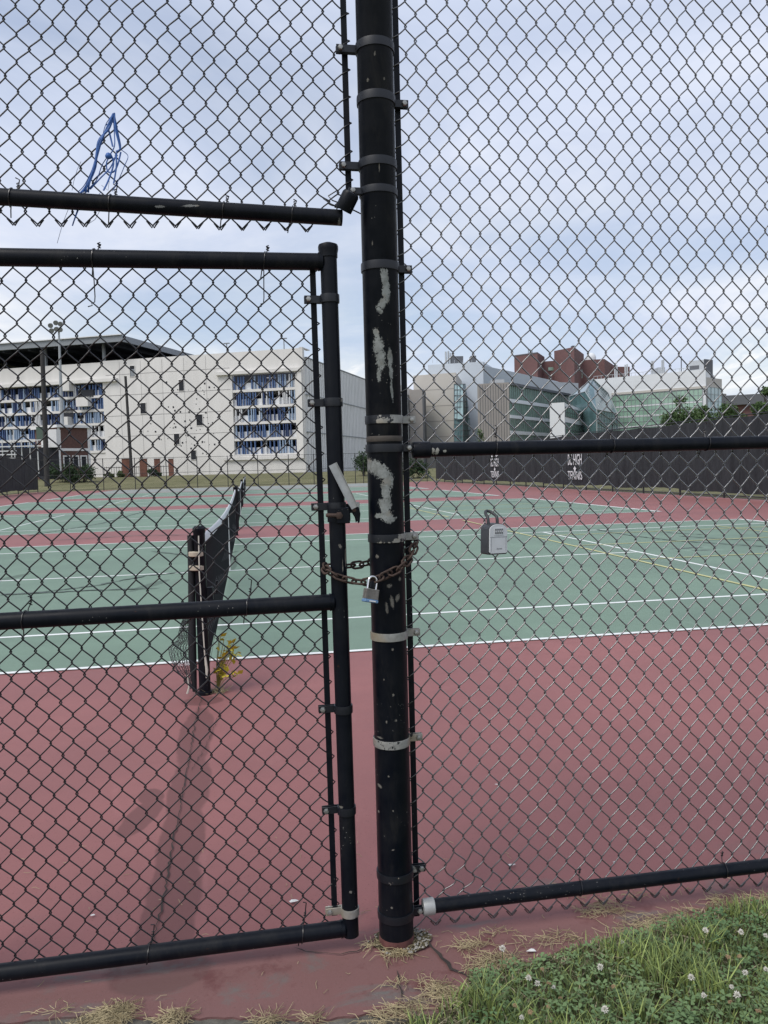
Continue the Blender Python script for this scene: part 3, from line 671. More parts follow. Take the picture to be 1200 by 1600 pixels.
for x0,y0,x1,y1,d in ((846,576,857,581.5,269.9),(858.5,575,868,580,268.6),(906,578,914.5,592,271.9)): b.wall('window', m_gl2, x0,d,x1,d-.1, y0, y1, .15, .3)
for x0,x1,d,y0 in ((844,850,269,0),(896,900,258,541.5)):
    if y0: b.wall('chimney', m_gryd, x0,262,x1,262, y0, 547, 0, 2)
for x_ in (828,831,834): p = np.array(foot(x_,268))-b.o; MB().tube([(p[0],p[1],zat(x_,553,268)-.5),(p[0],p[1],zat(x_,547,268))],.12,5).build('antenna', m_gryd, b.t)
p = np.array(foot(925,280))-b.o; zz = zat(925,560,280); MB().lathe([(1.7,-1.2),(1.75,0),(1.55,.8),(1.05,1.4),(.4,1.7),(.05,1.75)],16,(p[0],p[1],zz)).build('radar_dome', m_wht, b.t, 50)
b.wall('parapet_band', m_gryd, 806,266,842,260, 552,553.3, .1, .3, pref=(842,260))
b = Bld('low brown brick hall with long roof beyond the windscreen', 1140, 150, 'brick_hall')
b.prism('wall', m_cbrick, [(1130,150),(1215,146),(1220,165),(1140,170)], GB, zat(1150,634,150))
b.prism('roof', m_gryd, [(1128,149),(1216,145),(1221,166),(1138,171)], zat(1150,634,150), zat(1150,619,150))
for x_ in (1150,1158,1166): b.wall('window', m_trim, x_,149.4,x_+4,149.2, 640,644, .1, .2)

# ================================================================== trees and shrubs
def leafmat(name, a, b_):
    n = NT(name); pos = n.geo.outputs['Position']
    c = n.mix(n.ramp(n.noise(pos, 1.6, 5, .7), .35, .65), a, b_); m = n.fin(c, .7, 0, .25)
    return m
m_leaf = leafmat('tree leaves', (.040,.075,.028), (.105,.165,.062)); m_hedge = leafmat('dark hedge leaves', (.018,.038,.016), (.045,.080,.030)); m_leaf2 = leafmat('olive leaves', (.05,.07,.025), (.10,.13,.05))
m_bark = mat('bark', (.06,.048,.038), .9, var=.3, scale=8)
def leaf_cloud(clumps, n, size, seed):
    r = np.random.default_rng(seed); V = []; F = []
    wts = np.array([c[3]**2 for c in clumps]); wts = wts/wts.sum()
    for _ in range(n):
        c = clumps[r.choice(len(clumps), p=wts)]
        d = r.normal(size=3); d /= np.linalg.norm(d); rad = c[3]*(r.random()**.45)*(.75+.5*r.random())
        p = np.array(c[:3]) + d*rad*np.array([1,1,.85])
        a = r.normal(size=3); a /= np.linalg.norm(a); b_ = np.cross(a, r.normal(size=3)); b_ /= np.linalg.norm(b_)
        s = size*r.uniform(.6,1.5); o = len(V)
        V += [p-a*s, p+b_*s*.45, p+a*s, p-b_*s*.45]; F.append((o,o+1,o+2,o+3))
    return MB().add(V, F)
def tree(name, label, cat, x, y, h, w, seed, m, n=2600, size=.13, trunk=.35, group=None):
    r = random.Random(seed); z0 = terrain_z(x, y); t = thing(name, label, cat, group, (x, y, z0)); mb = MB()
    mb.tube([(0,0,-.2),(.05*w,0,h*trunk),(.0,.03*w,h*.85)],[.045*h*.5,.03*h*.5,.01*h],8)
    cl = []
    for i in range(11):
        a = r.uniform(0,6.28); zz = h*r.uniform(trunk, .9); rr = w*.5*r.uniform(.25,.8)*(1.15-.75*(zz/h-trunk)/(1-trunk))
        p = (math.cos(a)*rr, math.sin(a)*rr, zz); mb.tube([(.03*w,0,zz*.75),(p[0]*.6,p[1]*.6,zz*.9),p],[.012*h,.008*h,.003*h],5)
        cl.append((*p, w*r.uniform(.18,.32)))
    cl.append((0,0,h*.88,w*.16))
    mb.build('trunk', m_bark, t, 40); leaf_cloud(cl, n, size, seed).build('crown', m, t); return t
def bush(label, x, y, h, w, seed, m, n=1500, size=.10, name='shrub', group=None):
    r = random.Random(seed); t = thing(name, label, 'shrub', group, (x, y, terrain_z(x, y))); mb = MB(); cl = []
    for i in range(9):
        p = (r.uniform(-.4,.4)*w, r.uniform(-.3,.3)*w, h*r.uniform(.25,.75)); mb.tube([(p[0]*.2,p[1]*.2,-.1),p],[.03,.012],5); cl.append((*p, h*r.uniform(.25,.42)))
    mb.build('stems', m_bark, t); leaf_cloud(cl, n, size, seed).build('crown', m, t); return t
for i, (px, d, py, wpx, lab) in enumerate(((1063,74,610,64,'leafy young tree in front of the mint glass wall'),(1100,72,626,56,'round green tree left of the glass end wall, over the windscreen'),(1140,70,626,52,'green tree in front of the low brick hall'),(1196,60,594,50,'tall dark tree at the right edge above the windscreen'))):
    x, y = foot(px, d); tree('leafy_tree', lab, 'tree', x, y, zat(px,py,d)+.03, wpx/FPX*d, 20+i, m_leaf, 5200, .13, .22, 'trees beyond the windscreen')
x, y = foot(750,120); tree('small_tree', 'small tree at the foot of the taupe campus block', 'tree', x, y, zat(750,679,120), 2.2, 31, m_leaf, 700, .14)
for i, (px, d, py, wpx, lab) in enumerate(((97,84,722,42,'long dark hedge below the brick field house, left part'),(128,84,724,46,'dark hedge below the field house windows, right part'),(568,88,702,14,'tall narrow shrub by the rear fence gate'),(651,84,712,36,'green shrub behind the rear fence, right of the main post'),(245,93,733,30,'low shrub between the brick piers'),(180,92,736,36,'low olive shrub left of the brick piers'))):
    x, y = foot(px, d); bush(lab, x, y, zat(px,py,d)-terrain_z(x,y), wpx/FPX*d, 40+i, m_leaf2 if i == 5 else m_hedge, 1500, .13)

# ================================================================== distant fences
n = NT('black windscreen cloth'); pos = n.geo.outputs['Position']
wv = n.noise(n.scalevec(pos,(1,1.6,.35)), 1.2, 6, .65)
c = n.mix(n.ramp(wv, .3, .7), (.011,.013,.016,1), (.034,.037,.041,1)); n.bump(n.noise(n.scalevec(pos,(3,3,.6)), 1.5, 3), .8, .2)
m_screen = n.fin(c, .75, 0, .35)
m_fpost = mat('black fence post', (.014,.015,.018), .5, var=.2)
m_logo = mat('white printed ink', (.66,.67,.68), .7, var=.05)
def screen_fence(label, X, y0, y1, side):
    t = thing('windscreen_fence', label, 'fence', loc=(X, y0, 0)); nP = int((y1-y0)/3.05)
    pm = MB().tube([(0,0,-.1),(0,0,3.05)],.04,8).mesh('post', m_fpost, 40)
    for i in range(nP+1):
        o = part('post', pm, t); o.location = (0, i*3.05, 0)
    for i in range(nP):
        r = random.Random(i+int(X*10)); V = []; K_ = 9; J_ = 5; zt = 3.0+r.uniform(-.05,.02); zb = .22+r.uniform(-.06,.08)
        for j in range(J_):
            for k in range(K_):
                f = k/(K_-1); e_ = math.sin(math.pi*f); g_ = j/(J_-1)
                V.append((-side*(.055+.05*e_*math.sin(math.pi*g_)*r.uniform(.3,1.2)), i*3.05+f*3.05, zb+(zt-zb)*g_ - (.05*e_ if j == J_-1 else 0)+(r.uniform(0,.05) if j == 0 else 0)))
        mb = MB().add(V, [(j*K_+k, j*K_+k+1, (j+1)*K_+k+1, (j+1)*K_+k) for j in range(J_-1) for k in range(K_-1)])
        mb.build('screen_panel', m_screen, t, 60)
    for z_ in (3.02, .1): 
        mb = MB(); mb.tube([(0,0,z_),(0,nP*3.05,z_)],.022,6); mb.build('rail', m_fpost, t, 40)
    return t
rf = screen_fence('long black windscreen fence with white lettering along the right of the courts', XR, 5.4, 73.0, 1)
lf = screen_fence('black windscreen fence at the far left of the courts', XL, 8.0, 75.1, -1)
# printed team mark (two of them) on the right windscreen
def logo(yc):
    root = None
    def put(me, y, z, name='print'):
        o = part(name, me, rf); o.matrix_local = Matrix.Translation((-.135, yc-5.4+y, z)) @ Matrix(((0,0,-1,0),(-1,0,0,0),(0,1,0,0),(0,0,0,1))); return o
    put(text_mesh('TENNIS', .66, m_logo, .002, 'lettering', width=.86), 0, .76, 'lettering')
    put(text_mesh('BC HIGH', .84, m_logo, .002, 'lettering', width=.56), 0, 1.60, 'lettering')
    def shp(polys, z):
        mb = MB()
        for P in polys: mb.add([(x, y_, 0) for x, y_ in P], [tuple(range(len(P)))])
        put(mb.mesh('emblem', m_logo), 0, z, 'emblem')
    shp([[(0,.14),(.09,.04),(.2,.02),(.1,-.08),(0,-.26),(-.1,-.08),(-.2,.02),(-.09,.04)]], 1.16)
    shp([[(-.8,-.02),(-.55,.32),(-.1,.5),(.35,.46),(.1,.3),(.3,.2),(-.1,.22),(-.35,.1),(-.5,-.04)],[(.1,.1),(.55,.34),(.82,.0),(.6,.06),(.45,-.04)]], 2.06)
logo(40.1); logo(54.15)
bt = thing('rear_fence', 'open black chain link fence along the far end of the courts', 'fence', loc=(XL, YB, 0))
pm = MB().tube([(0,0,-.1),(0,0,2.95)],.035,6).mesh('post', m_fpost, 40)
for X in (-16.1,-13.2,-10.4,-7.6,-4.8,-2.0,.8,3.7,6.1,8.5,10.1,10.9,13.1,15.4,17.2): o = part('post', pm, bt); o.location = (X-XL,0,0)
for z_ in (2.9, 1.5, .12): MB().tube([(0,0,z_),(XR-XL,0,z_)],.02,6).build('rail', m_fpost, bt, 40)
mb = MB(); Lf = XR-XL
for i in range(int(Lf/.16)):
    for s in (1,-1):
        x0 = i*.16; x1 = x0+s*2.2
        if 0 <= x1 <= Lf: mb.tube([(x0,.02,.1),(x1,.02,2.85)],.0022,3,caps=False)
mb.build('wire_fabric', m_fpost, bt, kind='stuff')

# ================================================================== nets
m_net = mat('black net cord', (.010,.011,.014), .8); m_band = mat('white net band', (.66,.67,.68), .8, var=.08, scale=3); m_cordw = mat('off white cord', (.55,.53,.46), .8, var=.1)
m_strapb = mat('beige strap', (.42,.37,.29), .8, var=.15, scale=20)
def net_h(v): return 1.03 - .125*math.sin(math.pi*min(1,max(0,v/12.8)))**.8
cords = MB(); VN = 12.8
for i in range(int(VN/.045)):
    v = i*.045; cords.tube([(0,v,.05 if 1.5 < v < 11 else .10),(0,v,net_h(v))],.0017,3,caps=False)
for j in range(23):
    pts = []
    for i in range(25): v = VN*i/24; pts.append((.004*math.sin(i*1.3+j), v, .06+(net_h(v)-.06)*j/22.))
    cords.tube(pts,.0017,3,caps=False)
for i in range(int(VN/.045)):          # doubled mesh below the band
    v = i*.045+.02; cords.tube([(.006,v,net_h(v)-.45),(.006,v,net_h(v))],.0017,3,caps=False)
me_c = cords.mesh('net_cords', m_net)
bd = MB(); V = []
for i in range(33):
    v = VN*i/32; h_ = net_h(v)
    V += [(-.012,v,h_-.055),(-.014,v,h_),(.0,v,h_+.012),(.014,v,h_),(.012,v,h_-.055)]
bd.add(V, [(i*5+k, i*5+k+1, i*5+5+k+1, i*5+5+k) for i in range(32) for k in range(4)]); me_b = bd.mesh('head_band', m_band, 60)
me_s = MB().box(-.016,.016,6.37,6.43,.0,.925).mesh('centre_strap', m_band)
m_npost = black_paint('black net post paint', speck=.42, rust=.3)
me_p = MB().lathe([(.046,-.05),(.046,.02),(.037,.025),(.037,1.05),(.041,1.06),(.041,1.085),(.028,1.10)],16).mesh('net_post', m_npost, 40)
me_k = MB().box(.035,.075,-.02,.02,.62,.70).tube([(.06,0,.66),(.10,0,.66),(.10,0,.74)],.008,6).mesh('crank', m_blackr)
me_d = MB().tube([(0,.07,.06),(0,.07,1.05)],.012,8).mesh('net_dowel', m_net, 40)
labs = ['nearest tennis net running away from the gate, white band sagging', 'second tennis net, directly behind the nearest one', 'third tennis net from the gate', 'farthest of the four tennis nets']
for k, y0 in enumerate(NEAR):
    t = thing('tennis_net', labs[k], 'net', 'nets of the four courts', (SX, y0-.914, 0))
    part('net_post', me_p, t); o = part('net_post', me_p, t); o.location = (0,12.8,0)
    part('net_cords', me_c, t)['kind'] = 'stuff'; part('head_band', me_b, t); part('centre_strap', me_s, t); part('net_dowel', me_d, t); o = part('net_dowel', me_d, t); o.location = (0,12.66,0); part('crank', me_k, t)
    if k == 0: net0 = t
for z_ in (.905,.815): MB().lathe([(.046,0),(.052,.004),(.052,.028),(.046,.032)],20,(-.02,0,z_)).build('strap', m_strapb, net0, 40)
MB().tube([(.0,-.05,1.04),(-.004,-.056,.8),(.004,-.056,.5),(.01,-.054,.28),(.012,-.05,.2)],.0040,6).build('tension_cord', m_cordw, net0, 40)
MB().tube([(.012,-.05,.26),(.02,-.052,.17),(.016,-.05,.12)],[.006,.009,.005],6).build('cord_tassel', m_cordw, net0, 40)
for pts in (((.018,.10,.95),(.02,.16,.965),(.022,.22,.955)),((.018,.08,.80),(.02,.17,.80),(.02,.21,.765),(.02,.19,.725),(.02,.12,.70))):
    MB().tube(pts,.006,6).build('lacing_hook', m_cordw, net0, 40)
# bundled net end wrapped beside the post
bun = MB(); bun.tube([(-.066,.01,.02),(-.072,.01,.25),(-.064,.01,.55),(-.058,.01,.8),(-.056,.01,1.04)],[.014,.026,.024,.022,.02],10); bun.build('net_bundle', m_net, net0, 50)
r = random.Random(5); V = []; nu, nv = 9, 12
def drape(i, j):
    f = j/(nv-1); wd = .02+.13*math.sin(math.pi*min(1,(1-f)*1.05+.02))**.8*(.55 if f > .6 else 1)
    return (-.075-wd*i/(nu-1), .02+.025*math.sin(i*1.4+j*.5), .04+.50*f)
dr = MB()
for i in range(nu): dr.tube([drape(i,j) for j in range(nv)],.0022,3,caps=False)
for j in range(nv): dr.tube([drape(i,j) for i in range(nu)],.0022,3,caps=False)
for i in range(nu-1):
    for j in range(nv-1):
        a_ = np.array(drape(i,j)); b_ = np.array(drape(i+1,j+1)); dr.tube([a_,b_],.0016,3,caps=False); dr.tube([drape(i+1,j),drape(i,j+1)],.0016,3,caps=False)
dr.build('net_scrap', mat('grey net scrap', (.06,.06,.066), .8), net0, kind='stuff')
tm = text_mesh('nc 66', .034, m_logo, .001, 'lettering'); o = part('lettering', tm, net0); o.matrix_local = Matrix.Translation((-.125,-.03,.215)) @ Matrix.Rotation(math.pi/2,4,'X')
MB().tube([(-.11,-.03,.02),(-.098,-.035,.06),(-.105,-.03,.14)],[.007,.005,.003],6).build('torn_edge', m_cordw, net0, 40)

# yellowing weed at the net post
wx, wy = SX+.075, NEAR[0]-.89
weed = thing('yellow_weed', 'yellowing weed sprouting at the foot of the nearest net post', 'weed', loc=(wx, wy, 0))
m_yl = leafmat('yellow leaves', (.55,.43,.04), (.36,.35,.06)); r = random.Random(11); sm = MB(); lm_ = MB()
for i in range(17):
    a = r.uniform(-1.2,1.6); hh = r.uniform(.10,.38); ln = r.uniform(.02,.13); p = [(0,0,0),(math.cos(a)*ln*.4,math.sin(a)*ln*.4,hh*.5),(math.cos(a)*ln+.02,math.sin(a)*ln,hh)]
    sm.tube(p,.0022,4)
    for k in range(7):
        f = r.uniform(.35,1.05); q_ = np.array(p[1])*(1-f)+np.array(p[2])*f if f > .5 else np.array(p[1])*f*2
        d1 = np.array([r.uniform(-1,1),r.uniform(-1,1),r.uniform(-.5,.6)]); d1 /= np.linalg.norm(d1); d2 = np.cross(d1,(r.random(),r.random(),1)); d2 /= np.linalg.norm(d2); s_ = r.uniform(.018,.036)
        lm_.add([q_, q_+d1*s_*.7+d2*s_*.55, q_+d1*s_*1.7, q_+d1*s_*.7-d2*s_*.55],[(0,1,2,3)])
sm.build('stems', mat('weed stem', (.20,.18,.05), .8), weed); lm_.build('leaves', m_yl, weed)
tf = MB()
for i in range(60):
    a = r.uniform(0,6.28); p = (r.uniform(-.05,.06),r.uniform(-.05,.05),.002); tf.tube([p,(p[0]+math.cos(a)*.06,p[1]+math.sin(a)*.05,r.uniform(.005,.05))],[.0018,.0006],3)
tf.build('dry_tuft', mat('dry straw', (.36,.31,.19), .9, var=.3, scale=20), weed, kind='stuff')

# ================================================================== FOREGROUND FENCE
FPY = 2.278; PX = .3945; PR = .0522
MESHY = 2.303
def noise2(seed):
    r = random.Random(seed); T = [(r.uniform(1.5,7), r.uniform(1.5,7), r.uniform(0,6.3), r.uniform(.3,1)) for _ in range(7)]
    return lambda x, z: sum(a*math.sin(fx*x+fz*z+p) for fx, fz, p, a in T)/3.2
n = NT('black vinyl coated wire'); pos = n.geo.outputs['Position']
c = n.mix(n.ramp(n.noise(pos, 25, 4), .4, .7), (.0065,.0062,.0085,1), (.016,.0155,.017,1)); m_wire = n.fin(c, n.ramp(n.noise(pos, 40, 3), .3, .7, .26, .42), 0, .55)
n = NT('glossy grey black vinyl wire'); pos = n.geo.outputs['Position']
c = n.mix(n.ramp(n.noise(pos, 12, 5, .7), .35, .65), (.007,.007,.0085,1), (.028,.027,.028,1)); m_wire_gloss = n.fin(c, n.ramp(n.noise(pos, 40, 3), .3, .7, .18, .30), .0, 1.0); n.b.inputs['Coat Weight'].default_value = 1.0; n.b.inputs['Coat Roughness'].default_value = .16; n.b.inputs['Coat IOR'].default_value = 1.68  # greyer, lacquered variant of the wire coating for the right fence
WR = .00212
def wires(parent, origin, bar, sgn, ncol, w, h, zb, zt, seed, yc=MESHY, squash=None, fold=True, barhalf=.0125, m=None):
    """chain link fabric: every spiral wire is its own piece. columns run from the tension bar away along sgn"""
    nx_, nz_ = noise2(seed), noise2(seed+50); S = 14; NS = 5; hw = w/2
    per = int((zt-zb)/h)+1; ts = np.arange(0, per*S+1)/S; ts = ts[ts*h <= zt-zb]
    for c_ in range(ncol):
        cl = bar + sgn*hw*c_; cr = bar + sgn*hw*(c_+1); lo, hi = min(cl, cr), max(cl, cr); xc = (lo+hi)/2
        idx = c_ if sgn > 0 else c_+1          # column number of the low-x side
        ph = .25 if idx % 2 == 0 else .75      # low side bends at the tip level when even
        th = 2*np.pi*(ts-ph)
        tri = np.arcsin(.955*np.sin(th))/math.asin(.955); amp = hw/2+WR*1.15
        x = xc + amp*tri
        yy = -np.clip(1.9*np.cos(th), -1, 1)*(WR*1.15)
        if c_ == 0:
            e = np.clip(tri*(-sgn), 0, 1)**2.0; x = x - sgn*e*barhalf; yy = yy - e*.004*np.sign(np.cos(th))*np.minimum(1, np.abs(np.cos(th))*3)
        z = zb + h*ts
        r_ = random.Random(seed*1000+c_); jx = r_.uniform(-.0012,.0012)
        fx = np.array([nx_(a*4, b_*4) for a, b_ in zip(x, z)]); fz = np.array([nz_(a*4, b_*4) for a, b_ in zip(x, z)])
        fade = 1 if c_ > 1 else (.25 if c_ == 0 else .6)
        x = x + fade*(.0040*fx + jx*np.sin(z*9+c_)); z = z + .0042*fz
        y = yc + yy + .004*np.array([nx_(a*2+3, b_*2) for a, b_ in zip(x, z)])
        if squash: x, y, z = squash(x, y, z)
        if fold:
            kx = np.sign(x[2]-x[0]); x = np.concatenate([[x[0]-kx*.0135, x[0]-kx*.006], x]); y = np.concatenate([[y[0]-.004, y[0]-.003], y]); z = np.concatenate([[z[0]+.017, z[0]+.0075], z])
        P = np.stack([x, y, z], 1) - np.array(origin)
        T = np.gradient(P, axis=0); T /= np.linalg.norm(T, axis=1)[:, None]
        ref = np.array([0, 1., 0]); a_ = np.cross(ref, T); a_ /= np.linalg.norm(a_, axis=1)[:, None]; b_ = np.cross(T, a_)
        k = len(P); ang = 2*np.pi*np.arange(NS)/NS
        VV = P[:, None, :] + WR*(a_[:, None, :]*np.cos(ang)[None, :, None] + b_[:, None, :]*np.sin(ang)[None, :, None])
        VV = VV.reshape(-1, 3)
        i = np.arange(k-1)[:, None]*NS; j = np.arange(NS)[None, :]; j2 = (j+1) % NS
        FF = np.stack([i+j, i+j2, i+NS+j2, i+NS+j], 2).reshape(-1, 4)
        me = bpy.data.meshes.new('wire'); me.from_pydata(VV.tolist(), [], FF.tolist()); me.shade_smooth(); me.materials.append(m or m_wire)
        part('wire', me, parent)

# ---- main post
def pp(px, py, rx, rz, a=0.): p = FY(px, py, 2.232); return (float(p[0]), float(p[2]), rx*.00183, rz*.00183, a)
PATCH = [pp(601,437,6,20,.1), pp(603,455,6,18,.0), pp(597,474,6,10,-.5), pp(592,484,4,7,.6),
         pp(588,520,4,8,.4), pp(591,540,7,15,-.1), pp(595,562,7,18,.05), pp(592,585,3,12), pp(609,560,4,16), pp(611,583,3,12), pp(612,612,2,14,.1),
         pp(584,728,14,10,-.5), pp(597,738,14,11,-.6), pp(605,752,9,15,-.2), pp(603,772,7,12), pp(601,788,10,11), pp(604,806,11,9), pp(610,812,9,5,.3), pp(593,806,7,4),
         pp(601,795,6,8)]
CHIPS = [pp(612,940,3.00,10.40,.15), pp(621,934,3.75,6.40,-.3), pp(604,950,2.25,9.60,.1), pp(608,915,4.50,3.20,.3), pp(590,870,2.25,3.20), pp(625,905,2.25,3.20), pp(613,1014,1.86,2.30), pp(600,1062,0.93,2.30), pp(614,1085,1.86,2.30), pp(618,1125,1.86,2.30), pp(604,1128,1.40,2.30), pp(595,1155,4.19,1.73), pp(595,1232,2.33,3.46,.5), pp(607,1213,1.40,1.73), pp(592,1308,0.93,3.46), pp(614,1266,1.40,1.73), pp(614,1327,2.33,1.15,.3), pp(594,1274,0.93,2.30), pp(612,1418,1.86,1.73,.4), pp(575,124,1.86,2.88), pp(600,124,1.40,2.30), pp(585,85,1.40,3.46), pp(592,262,0.93,8.06), pp(588,60,1.40,1.73), pp(582,380,0.93,3.46)]
m_post = black_paint('peeling black post paint', PATCH, CHIPS, speck=.40, rough=.38)
post = thing('fence_post', 'thick black round fence post with peeling paint between gate and fence', 'post', loc=(PX, FPY, 0))
MB().lathe([(PR,-.06),(PR,3.10),(PR+.004,3.105),(PR+.004,3.13),(PR*.7,3.16),(.01,3.175)],40).build('tube', m_post, post, 40)
def band_paint(name, cover):       # cover 0..1 of bare metal, greater = more silver
    n = NT(name); pos = n.geo.outputs['Position']; f = n.noise(pos, 28, 6, .7)
    x, y, z = n.xyz(pos)
    f = n.math('ADD', f, n.math('MULTIPLY', n.math('SUBTRACT', x, PX), 2.2 if .3 < cover < .7 else .2))
    m = n.smooth(f, .72-cover*.42, .745-cover*.42)
    c = n.mix(n.ramp(n.noise(pos, 40, 4), .3, .7), (.24,.24,.22,1), (.40,.40,.38,1)); c = n.mix(n.ramp(n.noise(pos, 9, 3), .5, .7), c, (.33,.28,.20,1))
    c = n.mix(m, (.0050,.0070,.0115,1), c); n.bump(n.math('MULTIPLY', m, -1.), .3, .0005)
    return n.fin(c, n.ramp(m, 0, 1, .45, .5), n.math('MULTIPLY', m, .35), .5)
m_bd = {k: band_paint('band paint %d' % k, k/10) for k in (0, 3, 5, 7, 9)}
def band(parent, cx, cy, r, z, d, xb, m, hgt=.0235, off=.010, bolt=True, name='tension_band'):
    """clamp ring round a tube of radius r with a two-plate arm reaching to xb (d = +1 / -1)"""
    mb = MB(); h = hgt/2
    mb.lathe([(r+.0004,z-h),(r+.0034,z-h),(r+.0038,z-h*.6),(r+.0038,z+h*.6),(r+.0034,z+h),(r+.0004,z+h)], 36, (cx,cy,0), close=True)
    x0, x1 = sorted((cx+d*(r-.002), xb+d*.016))
    for s in (-1, 1): mb.cbox(x0, x1, cy+off+s*.0065-.0016, cy+off+s*.0065+.0016, z-h*.92, z+h*.92, .0008)
    o = mb.build(name, m, parent, 35)
    if bolt:
        MB().lathe([(.0085,0),(.0085,.004),(.0065,.0075),(.002,.0085)],6,(xb+d*.004,cy+off-.008,z),Matrix.Rotation(math.pi/2,4,'X')).tube([(xb+d*.004,cy+off-.01,z),(xb+d*.004,cy+off+.022,z)],.004,8).build('bolt', m_dull, o, 40)
    return o
for z_, k in ((2.494,0),(2.023,0),(1.584,5),(1.238,5),(.948,9),(.627,7),(.219,3)): band(post, 0, 0, PR, z_, 1, .474-PX, m_bd[k])
for z_ in (2.639,2.313): band(post, 0, 0, PR, z_, -1, .300-PX, m_bd[0])
band(post, 0, 0, PR, 1.501, 1, .462-PX, m_bd[0], off=-.004, name='brace_band'); band(post, 0, 0, PR, .094, 1, .463-PX, m_bd[0], off=-.004, name='brace_band')
MB().lathe([(PR+.0003,-.008),(PR+.0012,-.006),(PR+.0012,.006),(PR+.0003,.008)],36,(0,0,1.528)).build('tape_strip', mat('brown tape', (.06,.05,.042), .7, var=.3, scale=40), post, 40)
bb = band(post, 0, 0, PR, 2.235, -1, .322-PX, m_bd[0], hgt=.020, off=-.012, name='brace_band')
Mx = Matrix.Translation((.300-PX, -.03, 2.200)) @ Matrix.Rotation(math.radians(28),4,'Y') @ Matrix.Rotation(math.radians(22),4,'X')
cup = MB(); cup.lathe([(.024,-.026),(.0245,-.024),(.0245,.020),(.021,.027),(.004,.029)],20,M=Mx); cup.f = cup.f[:-2]+[cup.f[-1]]
cup.lathe([(.0225,-.026),(.0225,.018),(.003,.022)],20,M=Mx); cup.f = cup.f[:-2]+[cup.f[-1]]
cup.lathe([(.0225,-.026),(.024,-.026)],20,M=Mx); cup.f = cup.f[:-2]
cup.build('rail_end_cup', m_blackr, post, 40)

# ---- fixed fence to the right of the post
BARX = .4625
fen = thing('chain_link_fence', 'tall black chain link fence panel right of the main post', 'fence', loc=(BARX, FPY, 0))
O_ = (BARX, FPY, 0)
def sag(x, y, z):      # a bent corner near the bottom rail by the post
    e = np.exp(-((x-.60)/.10)**2-((z-.17)/.07)**2); return x+.012*e*np.sin(z*90), y, z-.014*e
wires(fen, O_, BARX, 1, 66,   .0612, .0783, .020, 3.06, 3, squash=sag, m=m_wire_gloss)
def bar(parent, x0, z0, x1, z1, y, m=m_bar, wd=.0085):
    mb = MB(); V = []
    for x, z in ((x0, z0), (x1, z1)): V += [(x-wd,y-.0025,z),(x+wd,y-.0025,z),(x+wd,y+.0025,z),(x-wd,y+.0025,z)]
    mb.add(V, [(3,2,1,0),(4,5,6,7),(0,1,5,4),(1,2,6,5),(2,3,7,6),(3,0,4,7)]); return mb.build('tension_bar', m, parent)
m_barw = black_paint('flat bar with bare white patch', [(float(FY(649,1062)[0]), float(FY(649,1062)[2]), .008, .028, 0.), (float(FY(650,1090)[0]), float(FY(650,1090)[2]), .006, .022, 0.)], speck=.44, under=(.5,.5,.5))
m_barw.node_tree.nodes  # chips on this bar sit low, beside the third band
bar(fen, .0015, .058, -.001, 3.07, MESHY-FPY, m_barw)
def rail(parent, x0, x1, z0, z1, r, m=m_blackm, y=0., name='rail', cuts=14):
    return MB().tube([(x0+(x1-x0)*i/cuts, y, z0+(z1-z0)*i/cuts) for i in range(cuts+1)], r, 20).build(name, m, parent, 40)
m_railw = black_paint('black rail paint with chips', [(.536,1.490,.005,.009,.2), (.548,1.488,.005,.009,-.2), (.572,1.489,.005,.004,0.)], speck=.36, under=(.42,.42,.38))
rail(fen, .07, 2.62, 1.494, 1.497, .0212, m_railw); rail(fen, .048, 2.62, .098, .100, .0212, m_blackr); rail(fen, .07, 2.62, 3.02, 3.02, .0212)
RY = Matrix.Rotation(math.pi/2,4,'Y')
for z_, m_ in ((1.494, m_blackr), (.098, mat('bare aluminium cup', (.40,.41,.40), .5, .3, .15, 30)), (3.02, m_blackm)):
    e_ = .068 if z_ != .098 else .050
    MB().lathe([(.012,.014),(.0235,.016),(.0248,.019),(.0250,e_),(.0222,e_+.002)],20,(0,0,z_),RY).build('rail_end_cup', m_, fen, 40)
def tie(parent, x, z, r, seed, tail=.03, up=True, back=.03, m=m_wire):
    rr = random.Random(seed); pts = []; q = r+.002
    for i in range(15):
        t = -2.4+i*4.8/14; pts.append((x+.012*(i/14-.5)+rr.uniform(-.0008,.0008), -q*math.cos(t), z+q*math.sin(t)))
    s = 1 if up else -1
    top = [(x-.008, back*.7, z-q*1.1), (x-.011, back, z-q*1.6-tail*.3)]; bot = [(x+.008, back*.7, z+q*1.1), (x+.012, back, z+q*1.5), (x+.017, back-.004, z+q*1.5+tail), (x+.008, back-.01, z+q*1.5+tail*1.15)]
    mb = MB(); mb.tube(top[::-1]+pts+bot, .0017, 5)
    kn = [(x+.012+.004*math.cos(k*1.7), back-.002+.004*math.sin(k*1.7), z+q*1.4+k*.002) for k in range(9)]; mb.tube(kn, .0016, 5)
    return mb.build('wire_tie', m, parent, 60)
for k, (px, z_) in enumerate(((773,1.495),(955,1.495),(1103,1.496),(1280,1.496),(1460,1.497))): tie(fen, float(FY(px,700)[0])-BARX, z_, .0212, k)
for k, px in enumerate((905,1130,1330)): tie(fen, float(FY(px,1385)[0])-BARX, .099, .0212, 20+k, .012)
lp_ = thing('fence_post', 'line post of the fence beyond the right edge', 'post', loc=(BARX+2.66, FPY, 0)); MB().lathe([(.036,-.06),(.036,3.1),(.03,3.13),(.005,3.14)],20).build('tube', m_blackm, lp_, 40)

